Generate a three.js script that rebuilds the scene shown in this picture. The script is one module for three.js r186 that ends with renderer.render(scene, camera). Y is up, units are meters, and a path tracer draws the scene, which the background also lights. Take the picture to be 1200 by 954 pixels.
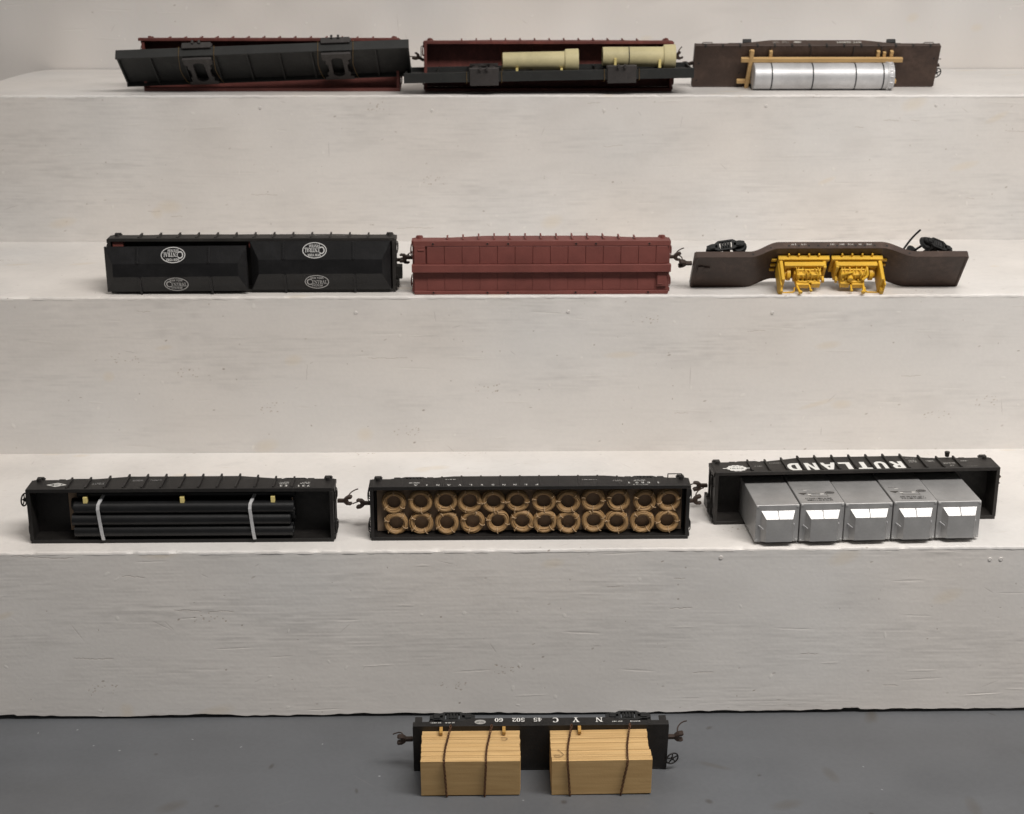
import * as THREE from 'three';
import { mergeGeometries } from 'three/addons/utils/BufferGeometryUtils.js';
import { RoundedBoxGeometry } from 'three/addons/geometries/RoundedBoxGeometry.js';
import { RectAreaLightUniformsLib } from 'three/addons/lights/RectAreaLightUniformsLib.js';

// ---------------------------------------------------------------- camera, light, exposure
RectAreaLightUniformsLib.init();
const scene = new THREE.Scene();
const camera = new THREE.PerspectiveCamera(28.916, 1200 / 954, 0.02, 20);
camera.rotation.order = 'YXZ';
camera.position.set(0, 0.47417, 0.83311);
camera.rotation.set(-0.32415, -0.020765, 0.001982);
camera.focus = 0.9; camera.userData.fStop = 20;
scene.add(camera);
const renderer = new THREE.WebGLRenderer({ antialias: true });
renderer.setSize(1024, 814);
renderer.toneMapping = THREE.LinearToneMapping;
renderer.toneMappingExposure = 1.05;
renderer.shadowMap.enabled = true;
scene.background = new THREE.Color().setRGB(0.115, 0.113, 0.11);   // dim room light
// ceiling fittings: x, y, z, width, depth, strength
const LAMPS = [
  [0.58, 1.34, 0.56, 1.2, 0.3, 21.5, 'long fluorescent light above and in front of the right end of the steps'],
  [-1.0, 1.5, 0.35, 0.6, 0.3, 4, 'short fluorescent light above the left end of the steps'],
];

// ---------------------------------------------------------------- helpers (authored in millimetres)
const U = 0.001;
function rng(seed) { let a = seed >>> 0; return () => { a = (a + 0x6D2B79F5) | 0; let t = Math.imul(a ^ (a >>> 15), 1 | a); t = (t + Math.imul(t ^ (t >>> 7), 61 | t)) ^ t; return ((t ^ (t >>> 14)) >>> 0) / 4294967296; }; }
const V = (x, y, z) => new THREE.Vector3(x, y, z);
const rad = (d) => d * Math.PI / 180;
function hash(ix, iy, s) { let h = Math.imul(ix, 374761393) + Math.imul(iy, 668265263) + Math.imul(s, 1274126177); h = Math.imul(h ^ (h >>> 13), 1274126177); return ((h ^ (h >>> 16)) >>> 0) / 4294967296; }
function noise(x, y, px, py, s) {            // value noise with period px, py
  let ix = Math.floor(x), iy = Math.floor(y); const fx = x - ix, fy = y - iy;
  const u = fx * fx * (3 - 2 * fx), v = fy * fy * (3 - 2 * fy);
  ix = ((ix % px) + px) % px; iy = ((iy % py) + py) % py; const jx = (ix + 1) % px, jy = (iy + 1) % py;
  const a = hash(ix, iy, s), b = hash(jx, iy, s), c = hash(ix, jy, s), d = hash(jx, jy, s);
  return a + (b - a) * u + (c - a) * v + (a - b - c + d) * u * v;
}
function dataTex(w, h, fill, srgb) {
  const d = new Uint8Array(w * h * 4); fill(d, w, h);
  const t = new THREE.DataTexture(d, w, h, THREE.RGBAFormat);
  t.wrapS = t.wrapT = THREE.RepeatWrapping; t.magFilter = THREE.LinearFilter; t.minFilter = THREE.LinearMipmapLinearFilter; t.generateMipmaps = true;
  if (srgb) t.colorSpace = THREE.SRGBColorSpace; t.needsUpdate = true; return t;
}
const used = {};
function numbered(n) { used[n] = (used[n] || 0) + 1; return used[n] === 1 ? n : n + '_' + String(used[n] - 1).padStart(3, '0'); }

function bx(x0, x1, y0, y1, z0, z1, r = 0) {
  const w = Math.abs(x1 - x0), h = Math.abs(y1 - y0), d = Math.abs(z1 - z0);
  const g = r > 0 ? new RoundedBoxGeometry(w, h, d, 1, Math.min(r, w / 2.1, h / 2.1, d / 2.1)) : new THREE.BoxGeometry(w, h, d);
  g.translate((x0 + x1) / 2, (y0 + y1) / 2, (z0 + z1) / 2); return g;
}
function cyl(axis, len, r1, x, y, z, r2 = r1, seg = 16, open = false) {   // centred on x, y, z; r1 at the + end
  const g = new THREE.CylinderGeometry(r1, r2, len, seg, 1, open);
  if (axis === 'x') g.rotateZ(-Math.PI / 2); if (axis === 'z') g.rotateX(Math.PI / 2);
  g.translate(x, y, z); return g;
}
function tube(pts, r, seg = 24, rs = 6, closed = false) {
  return new THREE.TubeGeometry(new THREE.CatmullRomCurve3(pts.map((p) => V(...p)), closed, 'catmullrom', 0.5), seg, r, rs, closed);
}
function ext(plane, pts, w0, w1, bevel = 0, holes = [], cs = 6) {
  const map = plane === 'xz' ? (p) => [p[0], -p[1]] : plane === 'zy' ? (p) => [-p[0], p[1]] : (p) => p;
  const poly = (q) => q.map((p) => new THREE.Vector2(...map(p)));
  const s = new THREE.Shape(poly(pts)); for (const h of holes) s.holes.push(new THREE.Path(poly(h)));
  const g = new THREE.ExtrudeGeometry(s, { depth: w1 - w0 - 2 * bevel, bevelEnabled: bevel > 0, bevelSize: bevel, bevelThickness: bevel, bevelOffset: -bevel, bevelSegments: 1, curveSegments: cs });
  g.translate(0, 0, w0 + bevel);
  if (plane === 'xz') g.rotateX(-Math.PI / 2); if (plane === 'zy') g.rotateY(Math.PI / 2);
  return g;
}
function quads(list) {                       // flat faces, each a list of 3 or 4 points
  const p = [];
  for (const q of list) { const t = q.length === 4 ? [0, 1, 2, 0, 2, 3] : [0, 1, 2]; for (const i of t) p.push(...q[i]); }
  const g = new THREE.BufferGeometry(); g.setAttribute('position', new THREE.Float32BufferAttribute(p, 3)); g.computeVertexNormals(); return g;
}
function moved(g, x, y, z, rx = 0, ry = 0, rz = 0) { g.rotateX(rx); g.rotateY(ry); g.rotateZ(rz); g.translate(x, y, z); return g; }
function fin(geos) {
  const list = (Array.isArray(geos) ? geos : [geos]).map((g) => {
    const n = g.index ? g.toNonIndexed() : g.clone(); if (!n.attributes.normal) n.computeVertexNormals();
    for (const k of Object.keys(n.attributes)) if (k !== 'position' && k !== 'normal') n.deleteAttribute(k); n.clearGroups(); return n;
  });
  const g = list.length > 1 ? mergeGeometries(list) : list[0];
  const P = g.attributes.position, uv = new Float32Array(P.count * 2), a = V(), b = V(), c = V();
  for (let i = 0; i < P.count; i += 3) {     // uv: one unit is 100 mm, from the face's own plane
    a.fromBufferAttribute(P, i); b.fromBufferAttribute(P, i + 1); c.fromBufferAttribute(P, i + 2);
    const n = b.clone().sub(a).cross(c.clone().sub(a)), x = Math.abs(n.x), y = Math.abs(n.y), z = Math.abs(n.z);
    for (let k = 0; k < 3; k++) {
      const q = [a, b, c][k]; const [u, v] = x >= y && x >= z ? [q.z, q.y] : y >= z ? [q.x, q.z] : [q.x, q.y];
      uv[(i + k) * 2] = u / 100; uv[(i + k) * 2 + 1] = v / 100;
    }
  }
  g.setAttribute('uv', new THREE.BufferAttribute(uv, 2)); g.scale(U, U, U); return g;
}
function obj(name, geos, m, parent) { const o = new THREE.Mesh(geos.isBufferGeometry && geos.userData.done ? geos : fin(geos), m); o.name = parent === scene ? numbered(name) : name; o.castShadow = o.receiveShadow = true; parent.add(o); return o; }
function done(geos) { const g = fin(geos); g.userData.done = true; return g; }
function sub(name, parent) { const o = new THREE.Group(); o.name = name; parent.add(o); return o; }
function thing(name, label, category, [x, y, z] = [0, 0, 0], group) {
  const o = new THREE.Group(); o.name = numbered(name); o.position.set(x * U, y * U, z * U); o.userData = { label, category }; if (group) o.userData.group = group; scene.add(o); return o;
}
function mark(parent, name, w, h, draw, at, right, up, res = 16) {       // flat print lying on a face
  const c = document.createElement('canvas'); c.width = Math.min(2048, Math.round(w * res)); c.height = Math.round(h * res);
  const g = c.getContext('2d'); g.clearRect(0, 0, c.width, c.height); g.scale(c.width / w, c.height / h); draw(g, w, h);
  const t = new THREE.CanvasTexture(c); t.colorSpace = THREE.SRGBColorSpace; t.anisotropy = 4;
  const m = new THREE.MeshStandardMaterial({ map: t, transparent: true, roughness: 0.6 });
  const p = new THREE.PlaneGeometry(w * U, h * U); const r = V(...right).normalize(), u = V(...up).normalize(), n = r.clone().cross(u).normalize();
  p.applyMatrix4(new THREE.Matrix4().makeBasis(r, u, n)); const o = new THREE.Mesh(p, m); o.name = name;
  o.position.set(at[0] * U, at[1] * U, at[2] * U).addScaledVector(n, 0.00018); o.receiveShadow = true; parent.add(o); return o;
}
const SIDE = [[-1, 0, 0], [0, 0, 1]];        // print on a car side that faces up: reads towards the back of the step

// ---------------------------------------------------------------- materials
const R0 = rng(11);
const grime = dataTex(512, 512, (d, w, h) => {
  for (let y = 0; y < h; y++) for (let x = 0; x < w; x++) {
    const u = x / w, v = y / h; let n = 0.5 * noise(u * 6, v * 6, 6, 6, 1) + 0.3 * noise(u * 24, v * 24, 24, 24, 2) + 0.2 * noise(u * 128, v * 128, 128, 128, 3);
    const k = 215 + 40 * n; const i = (y * w + x) * 4; d[i] = k; d[i + 1] = k; d[i + 2] = k; d[i + 3] = 255;
  }
  for (let s = 0; s < 260; s++) { const i = (Math.floor(R0() * h) * w + Math.floor(R0() * w)) * 4; const k = R0() < 0.5 ? 255 : 150; d[i] = d[i + 1] = d[i + 2] = k; }
}, true);
const dust = dataTex(512, 512, (d, w, h) => {       // dark paint with patchy dust
  for (let y = 0; y < h; y++) for (let x = 0; x < w; x++) {
    const u = x / w, v = y / h, p = noise(u * 9, v * 9, 9, 9, 21), q = noise(u * 40, v * 40, 40, 40, 22), f = noise(u * 220, v * 220, 220, 220, 23);
    const k = 190 + 65 * Math.max(0, 0.9 * p * (0.4 + q) * (0.5 + f)) + (f > 0.93 ? 60 : 0), i = (y * w + x) * 4; d[i] = Math.min(255, k); d[i + 1] = Math.min(255, k * 0.985); d[i + 2] = Math.min(255, k * 0.965); d[i + 3] = 255;
  }
}, true);
const relief = dataTex(512, 512, (d, w, h) => {
  for (let y = 0; y < h; y++) for (let x = 0; x < w; x++) { const u = x / w, v = y / h; const k = 255 * (0.4 * noise(u * 20, v * 20, 20, 20, 5) + 0.6 * noise(u * 170, v * 170, 170, 170, 6)); const i = (y * w + x) * 4; d[i] = d[i + 1] = d[i + 2] = k; d[i + 3] = 255; }
});
const woodMap = dataTex(512, 512, (d, w, h) => {      // fine basswood grain along u
  for (let y = 0; y < h; y++) for (let x = 0; x < w; x++) {
    const u = x / w, v = y / h; const wob = 0.02 * noise(u * 4, v * 4, 4, 4, 8);
    const n = 0.5 * noise(u * 5, (v + wob) * 60, 5, 60, 9) + 0.3 * noise(u * 12, v * 180, 12, 180, 10) + 0.2 * noise(u * 9, v * 9, 9, 9, 12);
    const i = (y * w + x) * 4, k = 0.88 + 0.12 * n; d[i] = 255 * k; d[i + 1] = 255 * (k - 0.03 * (1 - n)); d[i + 2] = 255 * (k - 0.08 * (1 - n)); d[i + 3] = 255;
  }
}, true);
function mat(name, rgb, rough, metal = 0, extra = {}) {
  const m = new THREE.MeshPhysicalMaterial({ roughness: rough, metalness: metal, map: Math.max(...rgb) < 0.12 ? dust : grime, bumpMap: relief, bumpScale: 0.00006, specularIntensity: Math.max(...rgb) < 0.1 ? 0.75 : 0.85, ...extra }); m.name = name; m.color.setRGB(...rgb); return m;
}
const M = {
  black: mat('black_plastic', [0.021, 0.0195, 0.019], 0.5),
  blackSatin: mat('black_styrene', [0.015, 0.015, 0.0165], 0.32),
  blackGrey: mat('grey_black_paint', [0.036, 0.033, 0.031], 0.55),
  girder: mat('girder_grey_black', [0.03, 0.032, 0.032], 0.6),
  saddle: mat('saddle_dark_grey', [0.06, 0.055, 0.055], 0.55),
  pipe: mat('pipe_black', [0.0105, 0.011, 0.0125], 0.42),
  oxide: mat('oxide_red', [0.2, 0.06, 0.049], 0.55),
  oxideDark: mat('boxcar_red', [0.19, 0.056, 0.047], 0.6, 0, { map: dust }),
  brown: mat('brown_paint', [0.085, 0.054, 0.042], 0.5),
  rust: mat('rusty_metal', [0.075, 0.05, 0.04], 0.6, 0.2),
  truck: mat('truck_black', [0.022, 0.023, 0.024], 0.6),
  wire: mat('brass_wire', [0.2, 0.13, 0.05], 0.45, 0.5),
  strap: mat('silver_strap', [0.6, 0.6, 0.61], 0.4, 0.15),
  strapDark: mat('dark_strap', [0.03, 0.035, 0.04], 0.5),
  coil: mat('coil_cord', [0.41, 0.25, 0.11], 0.5),
  coilTie: mat('coil_tie', [0.48, 0.33, 0.19], 0.5),
  liner: mat('liner_brown', [0.36, 0.255, 0.175], 0.7),
  concrete: mat('tan_resin', [0.6, 0.53, 0.3], 0.6),
  peg: mat('yellow_peg', [0.8, 0.66, 0.26], 0.6),
  yellow: mat('yellow_paint', [0.82, 0.48, 0.035], 0.5),
  silver: mat('silver_paint', [0.66, 0.66, 0.67], 0.48, 0.4),
  can: mat('container_silver', [0.5, 0.495, 0.49], 0.45, 0.5, { bumpScale: 0.00002 }),
  timber: mat('timber', [0.64, 0.43, 0.2], 0.7, 0, { map: woodMap }),
  chain: mat('chain_brown', [0.13, 0.06, 0.03], 0.5, 0.4),
  stake: mat('stake_wood', [0.5, 0.28, 0.07], 0.7),
};
const boardMats = [0, 1, 2, 3].map((k) => { const t = woodMap.clone(); t.offset.set(0.23 * k, 0.31 * k); t.needsUpdate = true; const q = [1, 0.93, 1.05, 0.97][k]; return mat('board_wood', [0.64 * q, 0.43 * q, 0.2 * q], 0.65, 0, { map: t }); });

// ---------------------------------------------------------------- the setting: floor, wall, painted steps
const H = 107.9, D = 163.0;                   // height and depth of one step
function paintTex(seed, kind) {
  const W = 2048, Hh = 1024, n = W * Hh, hgt = new Float32Array(n), col = new Float32Array(n * 3), R = rng(seed);
  const tint = kind === 'floor' ? [0.98, 1, 1.02] : [1, 0.981, 0.961];
  for (let y = 0; y < Hh; y++) for (let x = 0; x < W; x++) {
    const u = x / W, v = y / Hh, i = y * W + x; let hh, c;
    const low = noise(u * 7, v * 4, 7, 4, seed) - 0.5, mid = noise(u * 30, v * 16, 30, 16, seed + 1) - 0.5;
    if (kind === 'riser') {
      const wob = 0.012 * noise(u * 6, v * 5, 6, 5, seed + 2);
      const g1 = noise(u * 44, (v + wob) * 380, 44, 380, seed + 3), g2 = noise(u * 110, (v + wob) * 210, 110, 210, seed + 4), g3 = noise(u * 14, (v + wob) * 70, 14, 70, seed + 5);
      const st = noise(u * 9, v * 22, 9, 22, seed + 6) * 0.6 + noise(u * 23, v * 60, 23, 60, seed + 8) * 0.4, strong = 0.15 + 2.4 * Math.max(0, st - 0.3); const pit = noise(u * 520, v * 300, 520, 300, seed + 7);
      hh = strong * (0.5 * g1 + 0.4 * g2) + 0.22 * g3 + 0.28 * pit; c = 0.945 + 0.03 * low + 0.03 * mid - 0.06 * strong * (1 - g1) * (1 - g2) - 0.012 * pit;
    } else if (kind === 'tread') {
      const g1 = noise(u * 60, v * 160, 60, 160, seed + 3), pit = noise(u * 420, v * 210, 420, 210, seed + 7), g2 = noise(u * 150, v * 90, 150, 90, seed + 4);
      hh = 0.35 * g1 + 0.3 * g2 + 0.35 * pit; c = 0.955 + 0.05 * low + 0.05 * mid - 0.03 * pit * g2;
    } else if (kind === 'wall') {
      const g1 = noise(u * 90, v * 24, 90, 24, seed + 3), pit = noise(u * 300, v * 150, 300, 150, seed + 7), g2 = noise(u * 20, v * 40, 20, 40, seed + 4);
      hh = 0.4 * g1 + 0.3 * g2 + 0.3 * pit; c = 0.93 + 0.035 * low + 0.05 * mid;
    } else {
      const g1 = noise(u * 60, v * 30, 60, 30, seed + 3), pit = noise(u * 500, v * 250, 500, 250, seed + 7), sw = noise(u * 14, v * 40, 14, 40, seed + 4);
      hh = 0.4 * g1 + 0.25 * pit + 0.35 * sw; c = 0.9 + 0.06 * low + 0.05 * mid + 0.03 * (sw - 0.5) - 0.03 * pit;
    }
    const warm = 0.014 * (noise(u * 11, v * 7, 11, 7, seed + 9) - 0.5);
    hgt[i] = hh; col[i * 3] = c * tint[0] * (1 + warm); col[i * 3 + 1] = c * tint[1]; col[i * 3 + 2] = c * tint[2] * (1 - warm);
  }
  const stamp = (cx, cy, rx, ry, rot, f) => {
    const cs = Math.cos(rot), sn = Math.sin(rot), m = Math.ceil(Math.max(rx, ry)) + 1;
    for (let y = -m; y <= m; y++) for (let x = -m; x <= m; x++) {
      const a = (x * cs + y * sn) / rx, b = (-x * sn + y * cs) / ry, r = a * a + b * b; if (r > 1) continue;
      f((((Math.round(cy) + y) % Hh + Hh) % Hh) * W + ((Math.round(cx) + x) % W + W) % W, 1 - r);
    }
  };
  const tone = (k, rgb, a) => (i, w) => { const q = Math.min(1, w * a); for (let j = 0; j < 3; j++) col[i * 3 + j] += (rgb[j] - col[i * 3 + j]) * q; hgt[i] += k * Math.min(1, w * 1.5); };
  const many = (n_, f) => { for (let k = 0; k < n_; k++) f(R() * W, R() * Hh); };
  if (kind === 'floor') {
    many(70, (x, y) => stamp(x, y, 3 + R() * 6, 2 + R() * 4, R() * 3, tone(0, [0.55, 0.5, 0.46], 0.5)));
    many(40, (x, y) => stamp(x, y, 10 + R() * 22, 6 + R() * 12, R() * 3, tone(0, [0.74, 0.69, 0.62], 0.35)));
    many(500, (x, y) => stamp(x, y, 0.7 + R() * 0.8, 0.6 + R() * 0.6, R() * 3, tone(0.3, R() < 0.5 ? [0.62, 0.6, 0.58] : [1.15, 1.15, 1.14], 0.5)));
    many(60, (x, y) => stamp(x, y, 1.2 + R() * 2, 1 + R() * 1.2, R() * 3, tone(0.4, [1.5, 1.5, 1.5], 1.0)));
    many(40, (x, y) => stamp(x, y, 8 + R() * 18, 0.9, R() * 3, tone(-0.1, [1.12, 1.1, 1.08], 0.4)));
  } else {
    const dark = kind === 'tread' ? 420 : kind === 'wall' ? 120 : 420;
    many(dark, (x, y) => stamp(x, y, 0.8 + R() * R() * 4, 0.7 + R() * 1.1, R() * 0.6, tone(-0.5, [0.5, 0.44, 0.39], 0.15 + R() * R() * 0.75)));
    many(110, (x, y) => stamp(x, y, 2 + R() * 4, 1.4 + R() * 2, R() * 3, tone(0.7, [1.0, 0.985, 0.96], 0.5)));
    many(46, (x, y) => stamp(x, y, 18 + R() * 40, 8 + R() * 14, R() * 0.4, tone(0, [0.86, 0.84, 0.82], 0.22)));
    many(kind === 'tread' ? 60 : 34, (x, y) => stamp(x, y, 10 + R() * 26, 5 + R() * 10, R() * 0.5, tone(0, [0.92, 0.85, 0.74], 0.28)));
    many(kind === 'riser' ? 130 : 40, (x, y) => stamp(x, y, 10 + R() * 26, 0.9 + R() * 0.8, (R() - 0.5) * 0.14, tone(R() < 0.5 ? 0.8 : -0.8, [0.93, 0.91, 0.88], 0.3)));
    many(60, (x, y) => stamp(x, y, 4 + R() * 16, 0.7, R() * 3, tone(-0.5, [0.7, 0.67, 0.65], 0.45)));
    many(kind === 'wall' ? 0 : 26, (x, y) => { for (let q = 0; q < 14; q++) stamp(x + (R() - 0.5) * 46, y + (R() - 0.5) * 16, 0.7 + R() * 1.6, 0.6 + R() * 0.7, R(), tone(-0.5, [0.58, 0.5, 0.42], 0.2 + R() * 0.5)); });
    if (kind === 'riser') many(34, (x, y) => { let a = x, b = y; const n_ = 4 + R() * R() * 26; for (let q = 0; q < n_; q++) { stamp(a, b, 2.4, 0.7, 0, tone(-0.7, [0.66, 0.6, 0.55], 0.35)); a += 3.2; b += (R() - 0.5) * 1.6; } });
    if (kind === 'tread') many(160, (x, y) => stamp(x, y, 3 + R() * 9, 0.7 + R(), (R() - 0.5) * 0.5, tone(-0.4, [0.8, 0.75, 0.68], 0.3)));
  }
  const map = dataTex(W, Hh, (d) => { for (let i = 0; i < n; i++) { for (let j = 0; j < 3; j++) d[i * 4 + j] = Math.max(0, Math.min(255, 255 * (kind === 'floor' ? col[i * 3 + j] * 0.62 : col[i * 3 + j]))); d[i * 4 + 3] = 255; } }, true);
  const bump = dataTex(W, Hh, (d) => { for (let i = 0; i < n; i++) { d[i * 4] = d[i * 4 + 1] = d[i * 4 + 2] = Math.max(0, Math.min(255, 70 + 120 * hgt[i])); d[i * 4 + 3] = 255; } });
  return { map, bumpMap: bump };
}
const TEXW = 820, TEXH = 410;                 // millimetres that one texture covers
function paint(name, tex, rgb, rough, bump, off) {
  const t = {}; for (const k of ['map', 'bumpMap']) { t[k] = tex[k].clone(); t[k].offset.set(...off); t[k].needsUpdate = true; }
  const m = new THREE.MeshPhysicalMaterial({ ...t, roughness: rough, bumpScale: bump }); m.name = name; m.color.setRGB(...rgb); return m;
}
const riserTex = paintTex(100, 'riser'), treadTex = paintTex(200, 'tread'), wallTex = paintTex(300, 'wall'), floorTex = paintTex(400, 'floor');
const WHITE = [0.8, 0.8, 0.8];
function sheet(profile, x0, x1, nx, disp) {   // a surface that runs along x; profile: [y, z] points; disp(x, k, s) -> [dx, dy, dz]
  const pos = [], uv = [], idx = [], np = profile.length; let s = 0;
  for (let k = 0; k < np; k++) {
    if (k) s += Math.hypot(profile[k][0] - profile[k - 1][0], profile[k][1] - profile[k - 1][1]);
    for (let i = 0; i <= nx; i++) {
      const l = typeof x0 === 'function' ? x0(profile[k][1]) : x0, x = l + (x1 - l) * i / nx, e = disp(x, k, s);
      pos.push((x + e[0]) * U, (profile[k][0] + e[1]) * U, (profile[k][1] + e[2]) * U); uv.push(x / TEXW, s / TEXH);
    }
  }
  for (let k = 0; k < np - 1; k++) for (let i = 0; i < nx; i++) { const a = k * (nx + 1) + i, b = a + nx + 1; idx.push(a, a + 1, b, b, a + 1, b + 1); }
  const g = new THREE.BufferGeometry(); g.setAttribute('position', new THREE.Float32BufferAttribute(pos, 3)); g.setAttribute('uv', new THREE.Float32BufferAttribute(uv, 2)); g.setIndex(idx); g.computeVertexNormals(); return g;
}
const sn = (x, f, s) => noise(x * f + 5000, s * 7.3, 100000, 4096, s) - 0.5;
const XL = -376, XR = 470;
{
  const floor = new THREE.Mesh(new THREE.BoxGeometry(4, 0.05, 4), paint('floor_paint', floorTex, [0.44, 0.44, 0.45], 0.5, 0.00014, [0.1, 0.2]));
  { const uv = floor.geometry.attributes.uv, p = floor.geometry.attributes.position; for (let i = 0; i < uv.count; i++) uv.setXY(i, p.getX(i) * 1000 / TEXW, (p.getZ(i) + p.getY(i)) * 1000 / TEXH); }
  floor.name = 'floor'; floor.position.set(0, -0.025, 0.9); floor.receiveShadow = true; floor.userData = { kind: 'structure', label: 'smooth grey painted floor in front of the steps', category: 'floor' }; scene.add(floor);
  const wall = new THREE.Mesh(new THREE.BoxGeometry(4, 1.2, 0.05), paint('wall_paint', wallTex, [0.78, 0.78, 0.785], 0.6, 0.00025, [0.3, 0.1]));
  { const uv = wall.geometry.attributes.uv, p = wall.geometry.attributes.position; for (let i = 0; i < uv.count; i++) uv.setXY(i, (p.getX(i) + p.getZ(i)) * 1000 / TEXW, p.getY(i) * 1000 / TEXH); }
  wall.name = 'wall'; wall.position.set(0, 0.6, -0.4905 - 0.025); wall.receiveShadow = true; wall.userData = { kind: 'structure', label: 'off-white painted wall behind the top step', category: 'wall' }; scene.add(wall);
  const stand = new THREE.Group(); stand.name = 'display_steps'; stand.userData = { kind: 'structure', label: 'white painted wooden display steps holding the model cars', category: 'steps' }; scene.add(stand);
  for (let b = 0; b < 3; b++) {
    const y0 = b * H, y1 = y0 + H, zf = -b * D, zb = -(b + 1) * D;
    const rp = []; for (let k = 0; k <= 14; k++) rp.push([y0 + (H - 1.3) * k / 14, zf]);
    const riser = sheet(rp, XL, XR, 420, (x, k, s) => [0, k === 0 && b === 0 ? 2.3 + 1.3 * sn(x, 0.03, 3) + 1.0 * sn(x, 0.2, 4) + (sn(x, 0.05, 9) > 0.36 ? 1.2 : 0) : 0, 0.25 * sn(x, 0.01, 20 + b) + 0.15 * sn(x, 0.06, 31 + k + b)]);
    const rm = paint('white_riser_paint', riserTex, WHITE, 0.5, [0.00025, 0.0002, 0.00019][b], [0.13 + 0.37 * b, 0.06 + 0.31 * b]);
    const r = new THREE.Mesh(riser, rm); r.name = 'riser'; r.castShadow = r.receiveShadow = true; stand.add(r);
    const tp = [[y1 - 1.9, zf + 0.02], [y1 - 1.5, zf + 0.05], [y1 - 1.0, zf + 0.02], [y1 - 0.45, zf - 0.15], [y1 - 0.12, zf - 0.5], [y1, zf - 1.2], [y1, zf - 2], [y1, zf - 3.2]];
    for (let k = 1; k <= 26; k++) tp.push([y1, zf - 3.2 + (zb - 0.2 - (zf - 3.2)) * k / 26]);
    const tread = sheet(tp, b === 2 ? (z) => { const t = Math.max(0, (zb + 150 - z) / 150); return XL + 2 + 26 * (1 - Math.sqrt(Math.max(0, 1 - t * t))); } : XL, XR, 520, (x, k) => {
      const c = Math.max(0, sn(x, 0.16, 40 + b) - 0.2) * 4, e = k < 6 ? 1 : k === 6 ? 0.5 : 0;
      return [0, e * (0.4 * sn(x, 0.05, 50 + b) + 0.5 * sn(x, 0.4, 55 + b) - (k > 1 ? 1.1 * c : 0)) + 0.12 * sn(x, 0.02, 60 + k), e * (0.3 * sn(x, 0.2, 70 + b) - (k < 5 ? 0.5 * c : 0)) + (k < 2 ? 0.1 : 0)];
    });
    const t = new THREE.Mesh(tread, paint('white_tread_paint', treadTex, WHITE, 0.48, 0.00022, [0.21 + 0.29 * b, 0.11 + 0.43 * b])); t.name = 'tread'; t.castShadow = t.receiveShadow = true; stand.add(t);
    for (const [x, y] of [[[138.1, 102.2], [294.4, 100], [300.8, 100.1]], [[-81.2, 205], [57.4, 205.2], [191.1, 204]], [[-159.2, 314.9], [-34.8, 312.9], [90.9, 312.8], [209.4, 315.8], [334.1, 316.3]]][b]) {
      const nail = obj('nail_head', [cyl('z', 0.4, 0.7, x, y, zf + 0.2, 1, 12), new THREE.TorusGeometry(0.95, 0.22, 5, 14).translate(x, y - 0.2, zf + 0.2)], rm, stand); nail.rotation.set(0, 0, 0);
    }
    // board bodies behind the painted faces
    const left = XL + (b === 2 ? 34 : 2);
    obj('board_core', [bx(left, XR, y1 - 12, y1 - 1.2, zb + 0.4, zf - 2), bx(XL + 2, XR, y0 + (b ? 0 : 3), y1 - 13, zf - 12, zf - 1), bx(XL + 0.5, XL + 12, y0 + (b ? 0 : 0.6), y1 - 12.2, zb, zf - 12.5), bx(XR - 12, XR, y0 + (b ? 0 : 0.6), y1 - 12.2, zb, zf - 12.5)], rm, stand);
  }
}
for (const [x, y, z, w, d, s, label] of LAMPS) {
  const t = thing('ceiling_light', label, 'ceiling light', [x * 1000, y * 1000, z * 1000], 'ceiling lights');
  const tin = new THREE.MeshStandardMaterial({ color: 0xcccccc, roughness: 0.6 });
  obj('housing', bx(-w * 520, w * 520, 4, 70, -d * 520, d * 520, 4), tin, t);
  const glow = new THREE.MeshStandardMaterial({ color: 0xffffff, roughness: 0.6, emissive: 0xfff2e0, emissiveIntensity: 2 });
  obj('diffuser_light', bx(-w * 500, w * 500, 1, 3.8, -d * 500, d * 500), glow, t);
  const l = new THREE.RectAreaLight(new THREE.Color().setRGB(1, 0.965, 0.93), s, w, d); l.position.set(0, -0.002, 0); l.rotation.x = -Math.PI / 2; l.name = 'area_light'; t.add(l);
}

// ---------------------------------------------------------------- shared railway parts (car up = +z, length = x, a car side faces +y)
const couplerGeo = done([bx(0, 6.4, -1.3, 1.3, -1.6, 1.6, 0.4),
  ext('xy', [[5, -1.4], [6.8, -3], [9.8, -3.3], [11.2, -2.3], [10.4, -1.5], [8.8, -1.6], [8, -0.2], [8.4, 1.5], [10.4, 1.9], [11.4, 3], [10.6, 4.2], [8, 3.9], [6, 2.6], [5, 1.4]], -2.1, 2.1, 0.4)]);
const pinGeo = done([tube([[7.4, 0.6, -1], [7.6, 0.9, -4.5], [8.3, 1.6, -8.2], [10.2, 2.9, -10.6], [12.8, 4.2, -11.4], [15, 5, -11.2]], 0.5, 18, 6)]);
function coupler(parent, x, y, z, dir, drop = 0) {
  const g = sub('coupler', parent); g.scale.setScalar(0.78); g.position.set(x * U, y * U, z * U); if (dir < 0) g.rotation.set(0, 0, Math.PI); g.rotation.z += drop;
  obj('knuckle', couplerGeo, M.rust, g); obj('trip_pin', pinGeo, M.rust, g); return g;
}
const wheelGeo = done(new THREE.LatheGeometry([[0, -1.1], [4.4, -1.1], [4.8, -0.9], [4.9, 0.7], [5.6, 0.9], [5.6, 1.3], [4.4, 1.35], [3.9, 0.7], [1.6, 0.7], [1.3, 1.5], [0, 1.5]].map((p) => new THREE.Vector2(...p)), 24));
const axleGeo = done([cyl('y', 23, 0.9, 0, 0, 0, 0.9, 8)]);
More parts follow.
